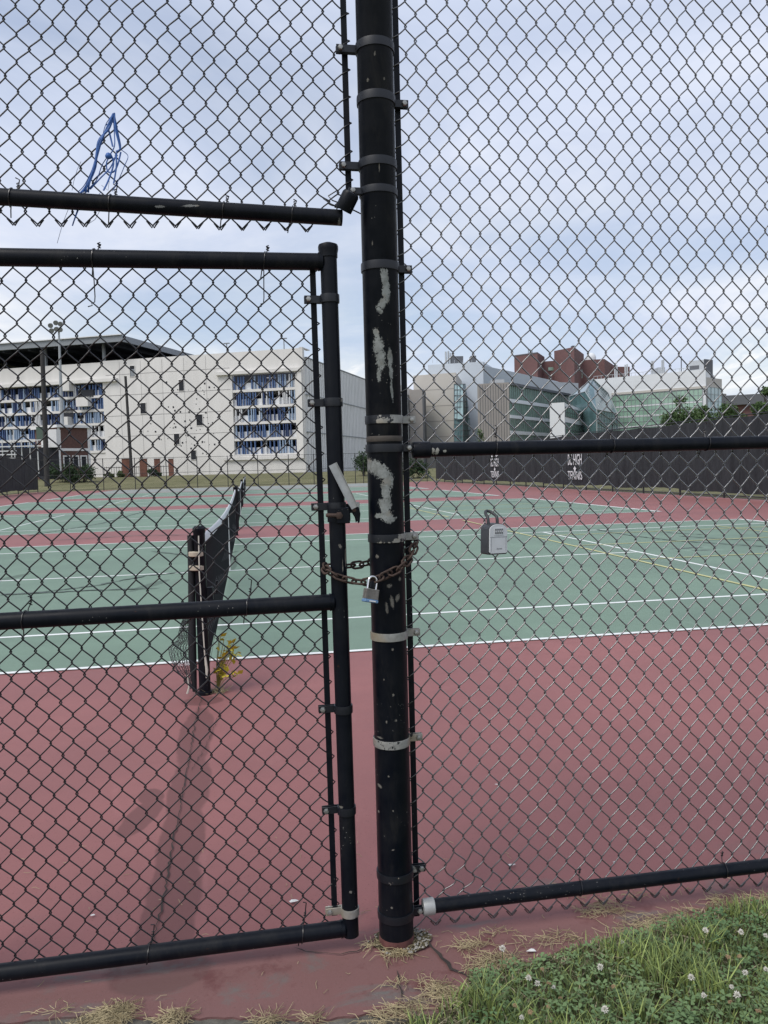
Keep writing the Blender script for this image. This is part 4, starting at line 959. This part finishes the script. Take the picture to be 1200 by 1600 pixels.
# ---- panel above the gate
UBX = .3105
up = thing('chain_link_transom', 'chain link transom panel above the gate with a loose drooping bottom rail', 'fence', loc=(UBX, FPY, 2.2)); O_ = (UBX, FPY, 2.2)
def curl(x, y, z):     # torn lower right corner of the fabric
    e = np.clip((x-.20)/.10, 0, 1)*np.clip((2.24-z)/.09, 0, 1); return x-.02*e*np.sin(z*70), y-.012*e, z+.052*e
wires(up, O_, UBX, -1, 46, .0612, .0775, 2.128, 3.06, 5, squash=curl)
bar(up, .0015, .018, -.001, .87, MESHY-FPY)
m_railu = black_paint('black rail paint, scraped', [pp(248,318,7,1.6), pp(296,317,11,1.6,.05), pp(532,345,2,8)], speck=.36, under=(.22,.225,.22))
rail(up, -1.27, -.0235, .003, -.0365, .0222, m_railu); rail(up, -1.27, .02, .82, .82, .0212)
for k, (px, tl) in enumerate(((18,.02),(172,.02),(348,.012),(455,.012))):
    p = FY(px, 315); xx = float(p[0])-UBX; tie(up, xx, -.0365+(-.0235-xx)/1.2465*.0395, .0222, 30+k, tl)
MB().tube([(-.032,.01,.045),(-.06,.012,.028),(-.05,.0,.012),(-.015,-.012,-.004),(-.03,-.012,-.012),(-.055,-.005,.0),(-.075,.01,.02)],.0019,5).build('loose_wire', m_wire, up, 60)

# ---- gate
GX, GZ = .2548, .040
gate = thing('gate', 'black chain link walk gate with three rails and a fork latch', 'gate', loc=(GX, FPY, GZ)); gate.rotation_euler = (0, -.0050, 0)
GR = .0242
m_gpost = black_paint('black gate post paint', [pp(542,872,1.2,16), pp(537,885,.8,10)], [pp(541,640,2,3), pp(533,855,2.5,4,.4), pp(535,1268,3,2), pp(549,1400,2.5,2)], speck=.40, rust=.2, under=(.24,.22,.18))
MB().lathe([(GR,.0),(GR,2.035)],28).build('gate_stile', m_gpost, gate, 40)
MB().lathe([(GR+.0004,2.008),(GR+.0022,2.010),(GR+.0024,2.022),(GR+.0048,2.032),(GR+.005,2.040),(GR+.003,2.046),(.012,2.052),(.002,2.053)],28).build('post_cap', m_blackm, gate, 35)
MB().lathe([(GR,.0),(GR,2.06),(GR*.7,2.07)],20,(-1.20,0,0)).build('gate_stile', m_blackm, gate, 40)
m_grail = black_paint('black gate rail paint', (), speck=.40, rust=.12)
for z_ in (1.998, 1.014, .022): rail(gate, -1.20+GR*.7, -GR*.75, z_, z_, .0240, m_grail)
for z_ in (1.998, 1.014, .022): MB().lathe([(.0265,-.030),(.0245,-.021),(.0242,-.018)],20,(0,0,z_),RY).build('weld_bead', m_blackr, gate, 50)
GBX = -.0450
def gsq(x, y, z): return x, y, z
O_ = (0,0,0)
wires(gate, (0,0,0), GBX, -1, 37, .0627, .0757, .012, 2.005, 9, yc=MESHY-FPY, fold=False)
bar(gate, GBX, .055, GBX, 1.985, .020)
for z_, k in ((1.893,3),(1.597,3),(1.295,5),(.694,3),(.387,3),(.075,9)): band(gate, 0, 0, GR, z_, -1, GBX-.012, m_bd[k], off=.012)
for k, (px, py, zl, tl) in enumerate(((152,400,1.998,.006),(418,405,1.998,.006),(40,955,1.014,.02),(388,940,1.014,.035),(232,1490,.022,.03),(472,1460,.022,.04))):
    tie(gate, float(FY(px,py)[0])-GX, zl, .0240, 50+k, tl)
for px in (152,418):
    x_ = float(FY(px,430)[0])-GX; MB().tube([(x_,.0,1.972),(x_-.001,.012,1.94),(x_-.002,.02,1.90),(x_-.004,.022,1.885),(x_-.012,.02,1.882),(x_-.01,.018,1.875),(x_-.022,.02,1.872)],.0016,5).build('wire_tie', m_wire, gate, 60)
# latch: collar, lever plate, fork, rusty pin
lat = MB(); zl = 1.27
lat.lathe([(GR+.0004,zl-.02),(GR+.004,zl-.02),(GR+.004,zl+.02),(GR+.0004,zl+.02)],28,close=True); lat.cbox(-.004,.034,-.034,-.012,zl-.024,zl+.022,.002); lat.cbox(.012,.036,-.03,.03,zl-.018,zl+.018,.002)
lo = lat.build('latch', m_blackr, gate, 35)
P = [(.030,.022),(.052,.022),(.062,.012),(.066,-.006),(.063,-.030),(.058,-.034),(.055,-.018),(.048,-.006),(.040,-.002),(.030,-.004)]
for yy in (-.026, .022):
    fk = MB()
    V = [(x, yy, zl+.008+z) for x, z in P]+[(x, yy+.005, zl+.008+z) for x, z in P]; q = len(P)
    fk.add(V, [tuple(range(q-1,-1,-1)), tuple(range(q,2*q))]+[(i,(i+1)%q,q+(i+1)%q,q+i) for i in range(q)])
    fk.build('latch_fork', m_blackr, lo, 30)
MB().lathe([(.006,0),(.006,.004),(.003,.006)],8,(.048,-.027,zl+.014),Matrix.Rotation(math.pi/2,4,'X')).build('rivet', m_rust, lo, 40)
MB().tube([(-.036,-.036,zl+.002),(-.033,-.036,zl+.002),(.004,-.036,zl)],[.004,.006,.0062],8).lathe([(.011,0),(.011,.007),(.006,.009)],6,(.002,-.034,zl),Matrix.Rotation(math.pi/2,4,'X')).build('latch_pin', m_rust, lo, 40)
p0, p1 = np.array([-.012,-.036,zl+.148]), np.array([.047,-.042,zl+.020]); ax = p1-p0; LL = np.linalg.norm(ax); ax /= LL; sd_ = np.cross((0,1,0), ax); sd_ /= np.linalg.norm(sd_)
lv = MB(); PRF = [(-.0125,-.008),(-.0115,-.008),(-.0105,.0),(.0105,.0),(.0115,-.009),(.0125,-.009),(.0118,.0025),(-.0118,.0025)]
V = []
for t_ in np.linspace(0, LL, 9):
    k_ = 1 if t_ < LL*.8 else 1-.25*(t_-LL*.8)/(LL*.2)
    for a_, b_ in PRF: q = p0+ax*t_+sd_*a_*k_+np.array([0,1,0])*b_; V.append(q)
lv.add(V, [(i*8+j, i*8+(j+1)%8, i*8+8+(j+1)%8, i*8+8+j) for i in range(8) for j in range(8)]+[tuple(range(7,-1,-1)), tuple(range(64,72))])
lv.build('latch_lever', m_galv, lo, 30)
MB().cbox(.040,.066,-.012,-.008,zl+.004,zl+.036,.001).lathe([(.0075,0),(.0075,.0012)],14,(.056,-.0125,zl+.018),Matrix.Rotation(math.pi/2,4,'X')).build('latch_tab', m_galv, lo, 30)
hp = thing('fence_post', 'hinge post of the gate beyond the left edge', 'post', loc=(GX-1.30, FPY, 0)); MB().lathe([(.045,-.06),(.045,3.1),(.03,3.13),(.005,3.14)],24).build('tube', m_blackm, hp, 40)
for z_ in (.35, 1.75): band(hp, 0, 0, .045, z_, 1, .07, m_bd[0], off=0)

# ---- chain and padlock
def spline(P, k=10, closed=True):
    P = np.array(P, float); n_ = len(P); o = []
    for i in range(n_):
        a, b_, c_, d = P[(i-1)%n_], P[i], P[(i+1)%n_], P[(i+2)%n_]
        for j in range(k):
            t = j/k; o.append(.5*((2*b_)+(-a+c_)*t+(2*a-5*b_+4*c_-d)*t*t+(-a+3*b_-3*c_+d)*t**3))
    return np.array(o)
CP = [(.352,2.212,1.125),(.385,2.212,1.138),(.420,2.220,1.152),(.448,2.238,1.172),(.470,2.268,1.196),(.484,2.292,1.214),(.480,2.322,1.216),(.452,2.340,1.19),(.40,2.346,1.168),(.34,2.340,1.156),(.29,2.328,1.152),(.248,2.318,1.152),(.222,2.309,1.156),(.211,2.288,1.156),(.214,2.262,1.148),(.235,2.243,1.136),(.268,2.238,1.124),(.312,2.225,1.116)]
CV = spline(CP); seg_ = np.linalg.norm(np.roll(CV,-1,0)-CV, axis=1); cum = np.concatenate([[0], np.cumsum(seg_)]); Lc = cum[-1]
lk = MB(); ll, lw, lr = .0395, .0115, .0034; pts = []
for i in range(24):
    t = 2*math.pi*i/24; st_ = (ll/2-lw); pts.append(((st_ if math.cos(t) > 0 else -st_)+lw*math.cos(t), lw*math.sin(t), 0))
lk.tube(pts, lr, 8, closed=True); me_l = lk.mesh('chain_link', m_rust, 60)
chain = thing('rusty_chain', 'rusty brown steel chain looped around the gate stile and main post', 'chain', loc=(.34, FPY, 1.14))
NL = 26
def cpos(s):
    s = s % Lc; i = int(np.searchsorted(cum, s, 'right')-1); f = (s-cum[i])/(seg_[i] or 1); return CV[i]+(CV[(i+1)%len(CV)]-CV[i])*f
for i in range(NL):
    s_ = Lc*i/NL; p = cpos(s_); a_ = cpos(s_+.012)-cpos(s_-.012); a_ /= np.linalg.norm(a_)
    u1 = np.cross((0,0,1), a_); u1 /= np.linalg.norm(u1); u2 = np.cross(a_, u1); ang = math.radians(35+(90 if i % 2 else 0)+random.uniform(-14,14))
    y_ = u1*math.cos(ang)+u2*math.sin(ang); z_ = np.cross(a_, y_); o = part('chain_link', me_l, chain)
    o.matrix_local = Matrix(((a_[0],y_[0],z_[0],p[0]-.34),(a_[1],y_[1],z_[1],p[1]-FPY),(a_[2],y_[2],z_[2],p[2]-1.14),(0,0,0,1)))
lock = thing('padlock', 'laminated steel padlock with blue base bumper hanging from the rusty chain', 'padlock', loc=(.328, 2.196, 1.070)); lock.scale = (.88,.88,.88); lock.rotation_euler = (math.radians(-6), math.radians(13), math.radians(16))
m_lam = mat('laminated steel', (.27,.255,.235), .5, .6, .3, 60); m_chr = mat('chrome shackle', (.72,.72,.72), .2, .95, .05); m_blue = mat('blue plastic bumper', (.13,.24,.40), .45, var=.12, scale=40)
for i in range(9): MB().cbox(-.0235,.0235,-.0125,.0125,.0005+i*.0037,.0005+i*.0037+.0033,.0011).build('laminate', m_lam, lock)
MB().cbox(-.0245,.0245,-.0135,.0135,-.0105,-.0001,.002).build('bumper', m_blue, lock, 30)
MB().box(-.0085,.0145,-.0142,-.0136,-.0075,-.0035).build('bumper_mark', m_logo, lock)
sp = [(-.0150,0,.030)]+[(-.0150*math.cos(t), 0, .058+.0165*math.sin(t)) for t in np.linspace(0,math.pi,13)]+[(.0150,0,.030)]
MB().tube(sp,.0040,10).build('shackle', m_chr, lock, 60)
MB().cbox(-.010,.006,-.008,.008,.0345,.058,.003).build('shackle_guard', m_blackr, lock, 30)

# ---- key lock box hanging on the mesh
kb = thing('key_lock_box', 'small grey combination key box hanging on the fence by its black shackle', 'lock box', loc=(.722, 2.262, 1.178)); kb.rotation_euler = (0, math.radians(1.5), math.radians(17))
m_kb = mat('dark grey rubber casing', (.035,.038,.043), .5, var=.12, scale=30); m_kf = mat('silver grey face', (.58,.60,.615), .42, 0., .05, 40); m_seam = mat('seam', (.09,.095,.10), .6)
def arch(wd, z0, z1, rise, y0, y1, k=10, waist=0.):
    P = [(-wd,z0+.004),(-wd+.004,z0),(wd-.004,z0),(wd,z0+.004)]
    P += [(wd-waist, (z0+z1)/2)] if waist else []
    P += [(wd*math.cos(t), z1-rise+rise*math.sin(t)) for t in np.linspace(.15,math.pi-.15,k)]
    P += [(-wd+waist, (z0+z1)/2)] if waist else []
    q = len(P); return MB().add([(x,y0,z) for x,z in P]+[(x,y1,z) for x,z in P], [tuple(range(q)), tuple(range(2*q-1,q-1,-1))]+[(i,q+i,q+(i+1)%q,(i+1)%q) for i in range(q)])
arch(.0345,-.002,.0915,.020,-.014,.026).build('casing', m_kb, kb, 30)
fc = arch(.0315,.002,.0895,.018,-.0185,-.0138).build('face', m_kf, kb, 30)
MB().box(-.0305,.0305,-.0192,-.0184,.0505,.0513).build('face_seam', m_seam, fc)
MB().cbox(-.0175,.0175,-.0198,-.0184,.056,.079,.0008).build('dial_window', m_kf, fc)
for i in range(4):
    x_ = -.0112+i*.0075; dd = MB().box(x_-.0024,x_+.0024,-.0206,-.0199,.0605,.0755).build('dial', m_seam, fc)
    MB().box(x_-.0013,x_+.0013,-.0211,-.0207,.0655,.0705).build('dial_digit', m_logo, dd)
for x_ in (-.0265,.0265): MB().box(x_-.0003,x_+.0003,-.0189,-.0184,.008,.050).build('face_groove', m_seam, fc)
tm = text_mesh('Puroma', .0060, m_seam, .0001, 'lettering', shear=.3); o = part('lettering', tm, fc); o.matrix_local = Matrix.Translation((.002,-.0188,.0155)) @ Matrix.Rotation(math.pi/2,4,'X')
sp = [(-.0165,.012,.078),(-.0165,.013,.10)]+[(-.0165*math.cos(t),  .016+.027*math.sin(t), .110+.0165*math.sin(t)) for t in np.linspace(0,math.pi,13)]+[(.0165,.013,.10),(.0165,.012,.078)]
MB().tube(sp,.0048,10).build('shackle', m_kb, kb, 60)

# ---- blue twine caught in the upper mesh
tw = thing('blue_twine', 'tangled blue plastic twine caught in the mesh above the gate', 'twine', loc=(-.33, MESHY, 2.42))
m_tw = mat('blue plastic twine', (.035,.12,.38), .5, var=.25, scale=60); o0_ = np.array([-.33, MESHY, 2.42]); r = random.Random(8)
def strand(pts, rad, y=-.012, jit=.005):
    P = []
    for i, (a, b_) in enumerate(pts):
        p = FY(a, b_, MESHY)-o0_; P.append((p[0]+r.uniform(-jit,jit)*.5, y+r.uniform(-.006,.006), p[2]+r.uniform(-jit,jit)*.5))
    Q = []; 
    for i in range(len(P)-1):
        a, b_, c_, d = (np.array(P[max(0,min(len(P)-1,i+k))]) for k in (-1,0,1,2))
        for j in range(6): t = j/6; Q.append(.5*((2*b_)+(-a+c_)*t+(2*a-5*b_+4*c_-d)*t*t+(-a+3*b_-3*c_+d)*t**3))
    Q.append(np.array(P[-1])); MB().tube(Q, rad, 6, flat=.45).build('strand', m_tw, tw, 60)
for k in range(6): strand([(179,181),(168+k*.8,200+k),(160-k,225),(148+k*.5,260),(134+k*1.3,290),(125+k*3,303)], r.uniform(.0016,.0030))
for pts in ([(180,182),(182,205),(187,225),(190,236)],[(178,181),(180,210),(181,232),(173,246)],[(181,182),(186,210),(189,232),(183,240)],[(173,246),(160,260),(153,285),(138,300)],[(174,245),(178,260),(172,285),(162,300)],[(190,238),(200,246),(196,262),(186,282),(178,300)],
            [(185,238),(175,262),(158,280),(142,298)],[(183,242),(182,265),(178,290)],[(188,240),(186,260),(180,272),(168,268),(167,256),(176,246)],[(168,198),(172,214),(178,232)],[(125,330),(120,342),(115,356)],[(160,302),(152,310)],[(176,182),(166,206),(158,228),(146,262),(133,300),(115,354)]):
    strand(pts, r.uniform(.0014,.0025))
p = FY(171,247,MESHY)-o0_; MB().lathe([(.002,-.008),(.008,-.005),(.0095,0),(.007,.006),(.002,.009)],8,(p[0],-.014,p[2])).build('knot', m_tw, tw, 50)
m_hair = mat('dark frayed fibre', (.03,.05,.10), .7)
for pts in ([(128,255),(122,268),(117,285),(114,300)],[(108,330),(100,350),(91,382)],[(158,330),(150,345),(138,353)],[(160,292),(170,300),(172,285)]): 
    P = [FY(a,b_,MESHY)-o0_ for a,b_ in pts]; MB().tube([(q[0],-.012,q[2]) for q in P],.0006,4).build('fibre', m_hair, tw)

# ================================================================== GROUND DETAIL NEAR THE FENCE
gr_poly = [(.30,1.91),(.37,1.925),(.45,1.94),(.53,2.01),(.57,2.075),(.65,2.09),(.72,2.095),(.82,2.115),(.94,2.13),(1.12,2.165),(1.3,2.20),(1.5,2.225),(1.67,2.25),(2.2,2.28),(3.2,2.30)]
def edge_y(x):
    for (a, b_), (c_, d) in zip(gr_poly, gr_poly[1:]):
        if a <= x <= c_: return b_+(d-b_)*(x-a)/(c_-a)
    return 1.93 if x < .3 else 2.36
soil = MB(); P = [(x, edge_y(x)+random.uniform(-.015,.015)) for x in np.arange(.30,3.2,.03)]
soil.prism([(.30,1.0)]+P+[(3.2,1.0)][::1], -.05, .0065)
n = NT('soil and thatch'); pos = n.geo.outputs['Position']
c = n.mix(n.ramp(n.noise(pos, 22, 6, .7), .35, .65), (.045,.040,.025,1), (.12,.105,.06,1)); n.bump(n.noise(pos, 60, 5), .8, .01); m_soil = n.fin(c, .95, 0, .2)
structure(soil.build('grass_verge_soil', m_soil))
path = MB().prism([(-3,.2),(3.2,.2),(3.2,1.9),(-3,2.6)], -.08, -.006)
n = NT('grey dirt path'); pos = n.geo.outputs['Position']; c = n.mix(n.ramp(n.noise(pos, 18, 6, .7), .35, .65), (.075,.07,.06,1), (.15,.14,.12,1)); n.bump(n.noise(pos, 90, 4), .6, .006)
structure(path.build('path', n.fin(c, .95, 0, .2)))
# grass blades: tapered, bent, four tones
r = np.random.default_rng(21)
tones = [mat('grass blade a', (.170,.225,.080), .6, var=.3, scale=12, spec=.3), mat('grass blade b', (.27,.335,.105), .6, var=.3, scale=12, spec=.3), mat('grass blade c', (.115,.165,.070), .6, var=.3, scale=12, spec=.3), mat('straw blade', (.36,.32,.21), .8, var=.25, scale=15, spec=.2)]
NB = 27000
X = r.uniform(.36, 2.5, NB); dY = r.random(NB)**1.15*.85; YE = np.array([edge_y(x) for x in X]); Y = YE - dY + r.normal(0,.012,NB)
keep = Y > 1.25; X, Y, dY = X[keep], Y[keep], dY[keep]
cn = np.sin(X*9+1)*np.sin(Y*11+2)+.6*np.sin(X*23+Y*17)
lush = (cn > .45)
hgt = np.where(lush, r.uniform(.05,.115,len(X)), r.uniform(.018,.06,len(X)))*np.clip(dY/.16+.30,0,1)
strawp = np.clip(.55-dY*3,.08,.55)+np.where(lush,0,.08)
tn = np.where(r.random(len(X)) < strawp, 3, np.where(lush, r.choice([0,1,1,2],len(X)), r.choice([0,2,2,1],len(X))))
az = r.uniform(0,2*np.pi,len(X)); lean = np.where(tn==3, r.uniform(.6,2.2,len(X)), r.uniform(.15,.9,len(X))); wd = r.uniform(.0012,.0027,len(X)); hgt = np.where(tn==3, hgt*.55, hgt)
dx, dy = np.cos(az), np.sin(az); fa = r.uniform(0,np.pi,len(X)); px_, py_ = np.cos(fa), np.sin(fa)
def pt(f, wf, s): return np.stack([X+dx*lean*hgt*f*f+px_*wd*wf*s, Y+dy*lean*hgt*f*f+py_*wd*wf*s, .004+hgt*f*(1-.18*f*lean)], 1)
VB = np.stack([pt(0,1,-1),pt(0,1,1),pt(.45,.9,1),pt(.45,.9,-1),pt(.8,.5,1),pt(.8,.5,-1),pt(1.,0,1)],1)
gverge = thing('grass_verge', 'green grass and clover verge at the lower right', 'grass'); gverge['kind'] = 'stuff'
for k in range(4):
    S_ = VB[tn==k]; q = len(S_); base = np.arange(q)[:,None]*7
    F4 = np.concatenate([base+np.array([0,1,2,3]), base+np.array([3,2,4,5])]); F3 = base+np.array([5,4,6])
    me = bpy.data.meshes.new('grass_blades'); me.from_pydata(S_.reshape(-1,3).tolist(), [], F4.tolist()+F3.tolist()); me.materials.append(tones[k]); o = part('grass_blades', me, gverge); o['kind'] = 'stuff'
# clover leaves
m_clov = leafmat('clover leaf', (.085,.150,.062), (.150,.220,.095)); cl = MB(); r = random.Random(31)
for i in range(3600):
    x = r.uniform(.5,2.3); d = r.random()**.9*.75+.02; y = edge_y(x)-d
    if y < 1.3 or math.sin(x*9+1)*math.sin(y*11+2)+.6*math.sin(x*23+y*17) > .55: continue
    z = r.uniform(.015,.06)*min(1,d/.05); s = r.uniform(.007,.0135); a0 = r.uniform(0,6.28); tx, ty = r.uniform(-.4,.4), r.uniform(-.4,.4)
    for k in range(3):
        a = a0+k*2.094; V = []
        for rr_, da in ((0,0),(.7,-.45),(1.15,-.38),(1.25,0),(1.15,.38),(.7,.45)):
            u, v = rr_*s*math.cos(a+da), rr_*s*math.sin(a+da); V.append((x+u, y+v, z+u*tx+v*ty+.1*rr_*s))
        cl.add(V, [(0,1,2,3),(0,3,4,5)])
o = cl.build('clover_leaves', m_clov, gverge, kind='stuff')
# clover flowers
m_pet = mat('white clover petal', (.66,.64,.58), .7, var=.1, scale=80); m_petb = mat('faded brown clover petal', (.34,.24,.14), .8, var=.2, scale=80); m_stem = mat('clover stem', (.08,.14,.045), .7)
def flower_mesh(m, brown, seed):
    r = random.Random(seed); mb = MB(); k = 26
    for i in range(k):
        ph = math.acos(1-1.55*(i+.5)/k); a = i*2.4; d = np.array([math.sin(ph)*math.cos(a), math.sin(ph)*math.sin(a), math.cos(ph)*(1 if not brown else .6)-(.35 if brown else 0)]); L = .0105*r.uniform(.8,1.15)
        t1 = np.cross(d,(0,0,1.01)); t1 = t1/(np.linalg.norm(t1)+1e-9); wd = .0021; b0 = d*.002
        mb.add([b0, d*L*.6+t1*wd, d*L, d*L*.6-t1*wd],[(0,1,2,3)]); mb.add([b0, d*L*.6+np.cross(d,t1)*wd, d*L, d*L*.6-np.cross(d,t1)*wd],[(0,1,2,3)])
    return mb.mesh('flower_head', m)
fm = [flower_mesh(m_pet, False, i) for i in range(3)]; fb = [flower_mesh(m_petb, True, i+9) for i in range(2)]
FLW = [(785,1482),(938,1511),(865,1543),(826,1528),(1080,1527),(1100,1556),(1143,1542),(1158,1456),(1102,1454),(1196,1462),(1197,1515),(815,1590),(972,1472),(1152,1555),(945,1577),(1164,1520),(840,1537)]
BRW = [(847,1513),(858,1535),(827,1525),(1138,1494),(875,1558),(958,1540),(1140,1564),(1185,1578),(857,1572),(1155,1493),(805,1570),(828,1580),(860,1595)]
ORD = 'first second third fourth fifth sixth seventh eighth ninth tenth eleventh twelfth thirteenth fourteenth fifteenth sixteenth seventeenth'.split()
FLW.sort(); BRW.sort()
for i, (a, b_) in enumerate(FLW+BRW):
    z = random.uniform(.055,.10); p = G(a, b_, z); br = i >= len(FLW)
    t = thing('clover_flower', ('browned drooping clover flower, %s brown one from the left in the verge' % ORD[i-len(FLW)]) if br else ('white round clover flower, %s white one from the left in the verge' % ORD[i]), 'flower', 'faded clover flowers in the verge' if br else 'white clover flowers in the verge', (p[0], p[1], 0))
    MB().tube([(random.uniform(-.02,.02),random.uniform(-.01,.02),0),(0,0,z*.6),(0,0,z)],.0009,4).build('stem', m_stem, t); o = part('flower_head', random.choice(fb if br else fm), t); o.location = (0,0,z); o.rotation_euler = (random.uniform(-.5,.5),random.uniform(-.5,.5),random.uniform(0,6)); s_ = random.uniform(.6,1.0)*(.85 if br else 1); o.scale = (s_,)*3
# dry clippings
m_straw = mat('dry grass clippings', (.36,.30,.18), .9, var=.3, scale=25, spec=.2); st_ = MB(); r = random.Random(77)
def straw(cx, cy, rx, ry, k, ln=.05, up=.012):
    for _ in range(k):
        a = r.uniform(0,6.28); q = r.random()**.7; x, y = cx+math.cos(a)*rx*q, cy+math.sin(a)*ry*q; t = r.uniform(0,6.28); L = ln*r.uniform(.3,1.2); z = .003+up*r.random()*(1-q*.7)
        cv = r.uniform(-.5,.5)
        st_.tube([(x,y,z),(x+math.cos(t)*L*.5,y+math.sin(t)*L*.5,z+r.uniform(0,.006)),(x+math.cos(t+cv)*L,y+math.sin(t+cv)*L,max(.002,z+r.uniform(-.004,.006)))],.0008,3,caps=False)
for px, py, rx, ry, k in ((176,1590,.055,.045,330),(268,1596,.05,.03,150),(140,1606,.08,.03,120),(420,1596,.05,.016,70),(490,1596,.035,.015,36),(600,1592,.07,.03,90),(90,1582,.06,.012,18),
                          (620,1490,.055,.022,110),(585,1478,.03,.02,40),(645,1470,.035,.03,60),(623,1540,.035,.02,22),(700,1560,.06,.05,190),(770,1505,.09,.03,200),(860,1470,.12,.03,70),(940,1425,.10,.035,120),(890,1395,.06,.02,50),(1010,1450,.14,.03,110),(1125,1408,.05,.02,50),(1060,1432,.16,.025,90),(1180,1405,.08,.02,50),(760,1460,.10,.03,30),(735,1480,.05,.02,60),(680,1545,.05,.05,60),(1000,1400,.2,.08,40),(640,1578,.06,.03,80)):
    p = G(px, py); straw(p[0], p[1], rx, ry, k)
for _ in range(90): p = G(r.uniform(20,1180), r.uniform(1300,1590)); straw(p[0], p[1], .02, .02, 1, .03, .002)
o = st_.build('dry_clippings', m_straw); o['kind'] = 'stuff'; o['label'] = 'dry straw coloured grass clippings scattered along the fence line'; o['category'] = 'clippings'
# broken socket and pale gravel round the post foot
sk = MB(); V = []; k = 28
for i in range(k):
    t = 2*math.pi*i/k; q = 1+random.uniform(-.14,.14); V += [(PX+.012+math.cos(t)*.088*q, FPY-.004+math.sin(t)*.062*q, .007)]
sk.add(V, [tuple(range(k))]); o = sk.build('post_socket_dirt', m_soil); structure(o)
m_peb = mat('pale gravel', (.30,.285,.25), .85, var=.25, scale=60); pb = MB(); r = random.Random(6)
for i in range(120):
    t = r.uniform(-1.4,1.5) if i % 4 else r.uniform(0,6.28); q = r.uniform(.056,.098); x, y = PX+.008+math.cos(t)*q, FPY-.004+math.sin(t)*q*.78; s = r.uniform(.002,.0055)
    if math.hypot(x-PX,y-FPY) < PR+.003: continue
    V = [(x+s*a*r.uniform(.7,1.2), y+s*b_*r.uniform(.7,1.2), .010+s*c_*.8) for a,b_,c_ in ((1,0,0),(-1,0,0),(0,1,0),(0,-1,0),(0,0,1),(0,0,-1))]
    pb.add(V, [(0,2,4),(2,1,4),(1,3,4),(3,0,4),(2,0,5),(1,2,5),(3,1,5),(0,3,5)])
o = pb.build('gravel', m_peb); o['kind'] = 'stuff'; o['label'] = 'pale gravel in the broken socket around the main post foot'; o['category'] = 'gravel'
MB().lathe([(PR+.0006,0),(PR+.0012,.004),(PR+.0004,.022)],36,(0,0,.006)).build('paint_ring', mat('dull red overspray', (.13,.05,.045), .8, var=.3, scale=40), post, 40)
# litter
m_pap = mat('white paper scrap', (.68,.68,.66), .8, var=.1, scale=40); r = random.Random(12)
for px, py, s, lab in ((800,1355,.014,'crumpled white scrap on red court near the bottom rail'),(831,1489,.013,'torn white scrap lying on the red edge right of the post'),(459,1411,.013,'white scrap on red court left of the gate stile'),(960,1350,.006,'tiny white scrap on red court beyond the right mesh'),(776,1228,.008,'pale pink scrap on red court right of the post'),(1180,1364,.008,'small white scrap at the right end of the bottom rail'),(145,1433,.007,'pale fleck on red court behind the lower left mesh')):
    p = G(px, py); k = 9; V = []
    for i in range(k): t = 2*math.pi*i/k; q = s*r.uniform(.45,1.25); V.append((math.cos(t)*q*1.3, math.sin(t)*q*.8, r.uniform(.001,.35*s)))
    V.append((0,0,s*.45)); o = MB().add(V, [(i,(i+1)%k,k) for i in range(k)]).build('paper_scrap', m_pap, loc=(p[0],p[1],.006)); tag(o, lab, 'litter', 'litter on the court')
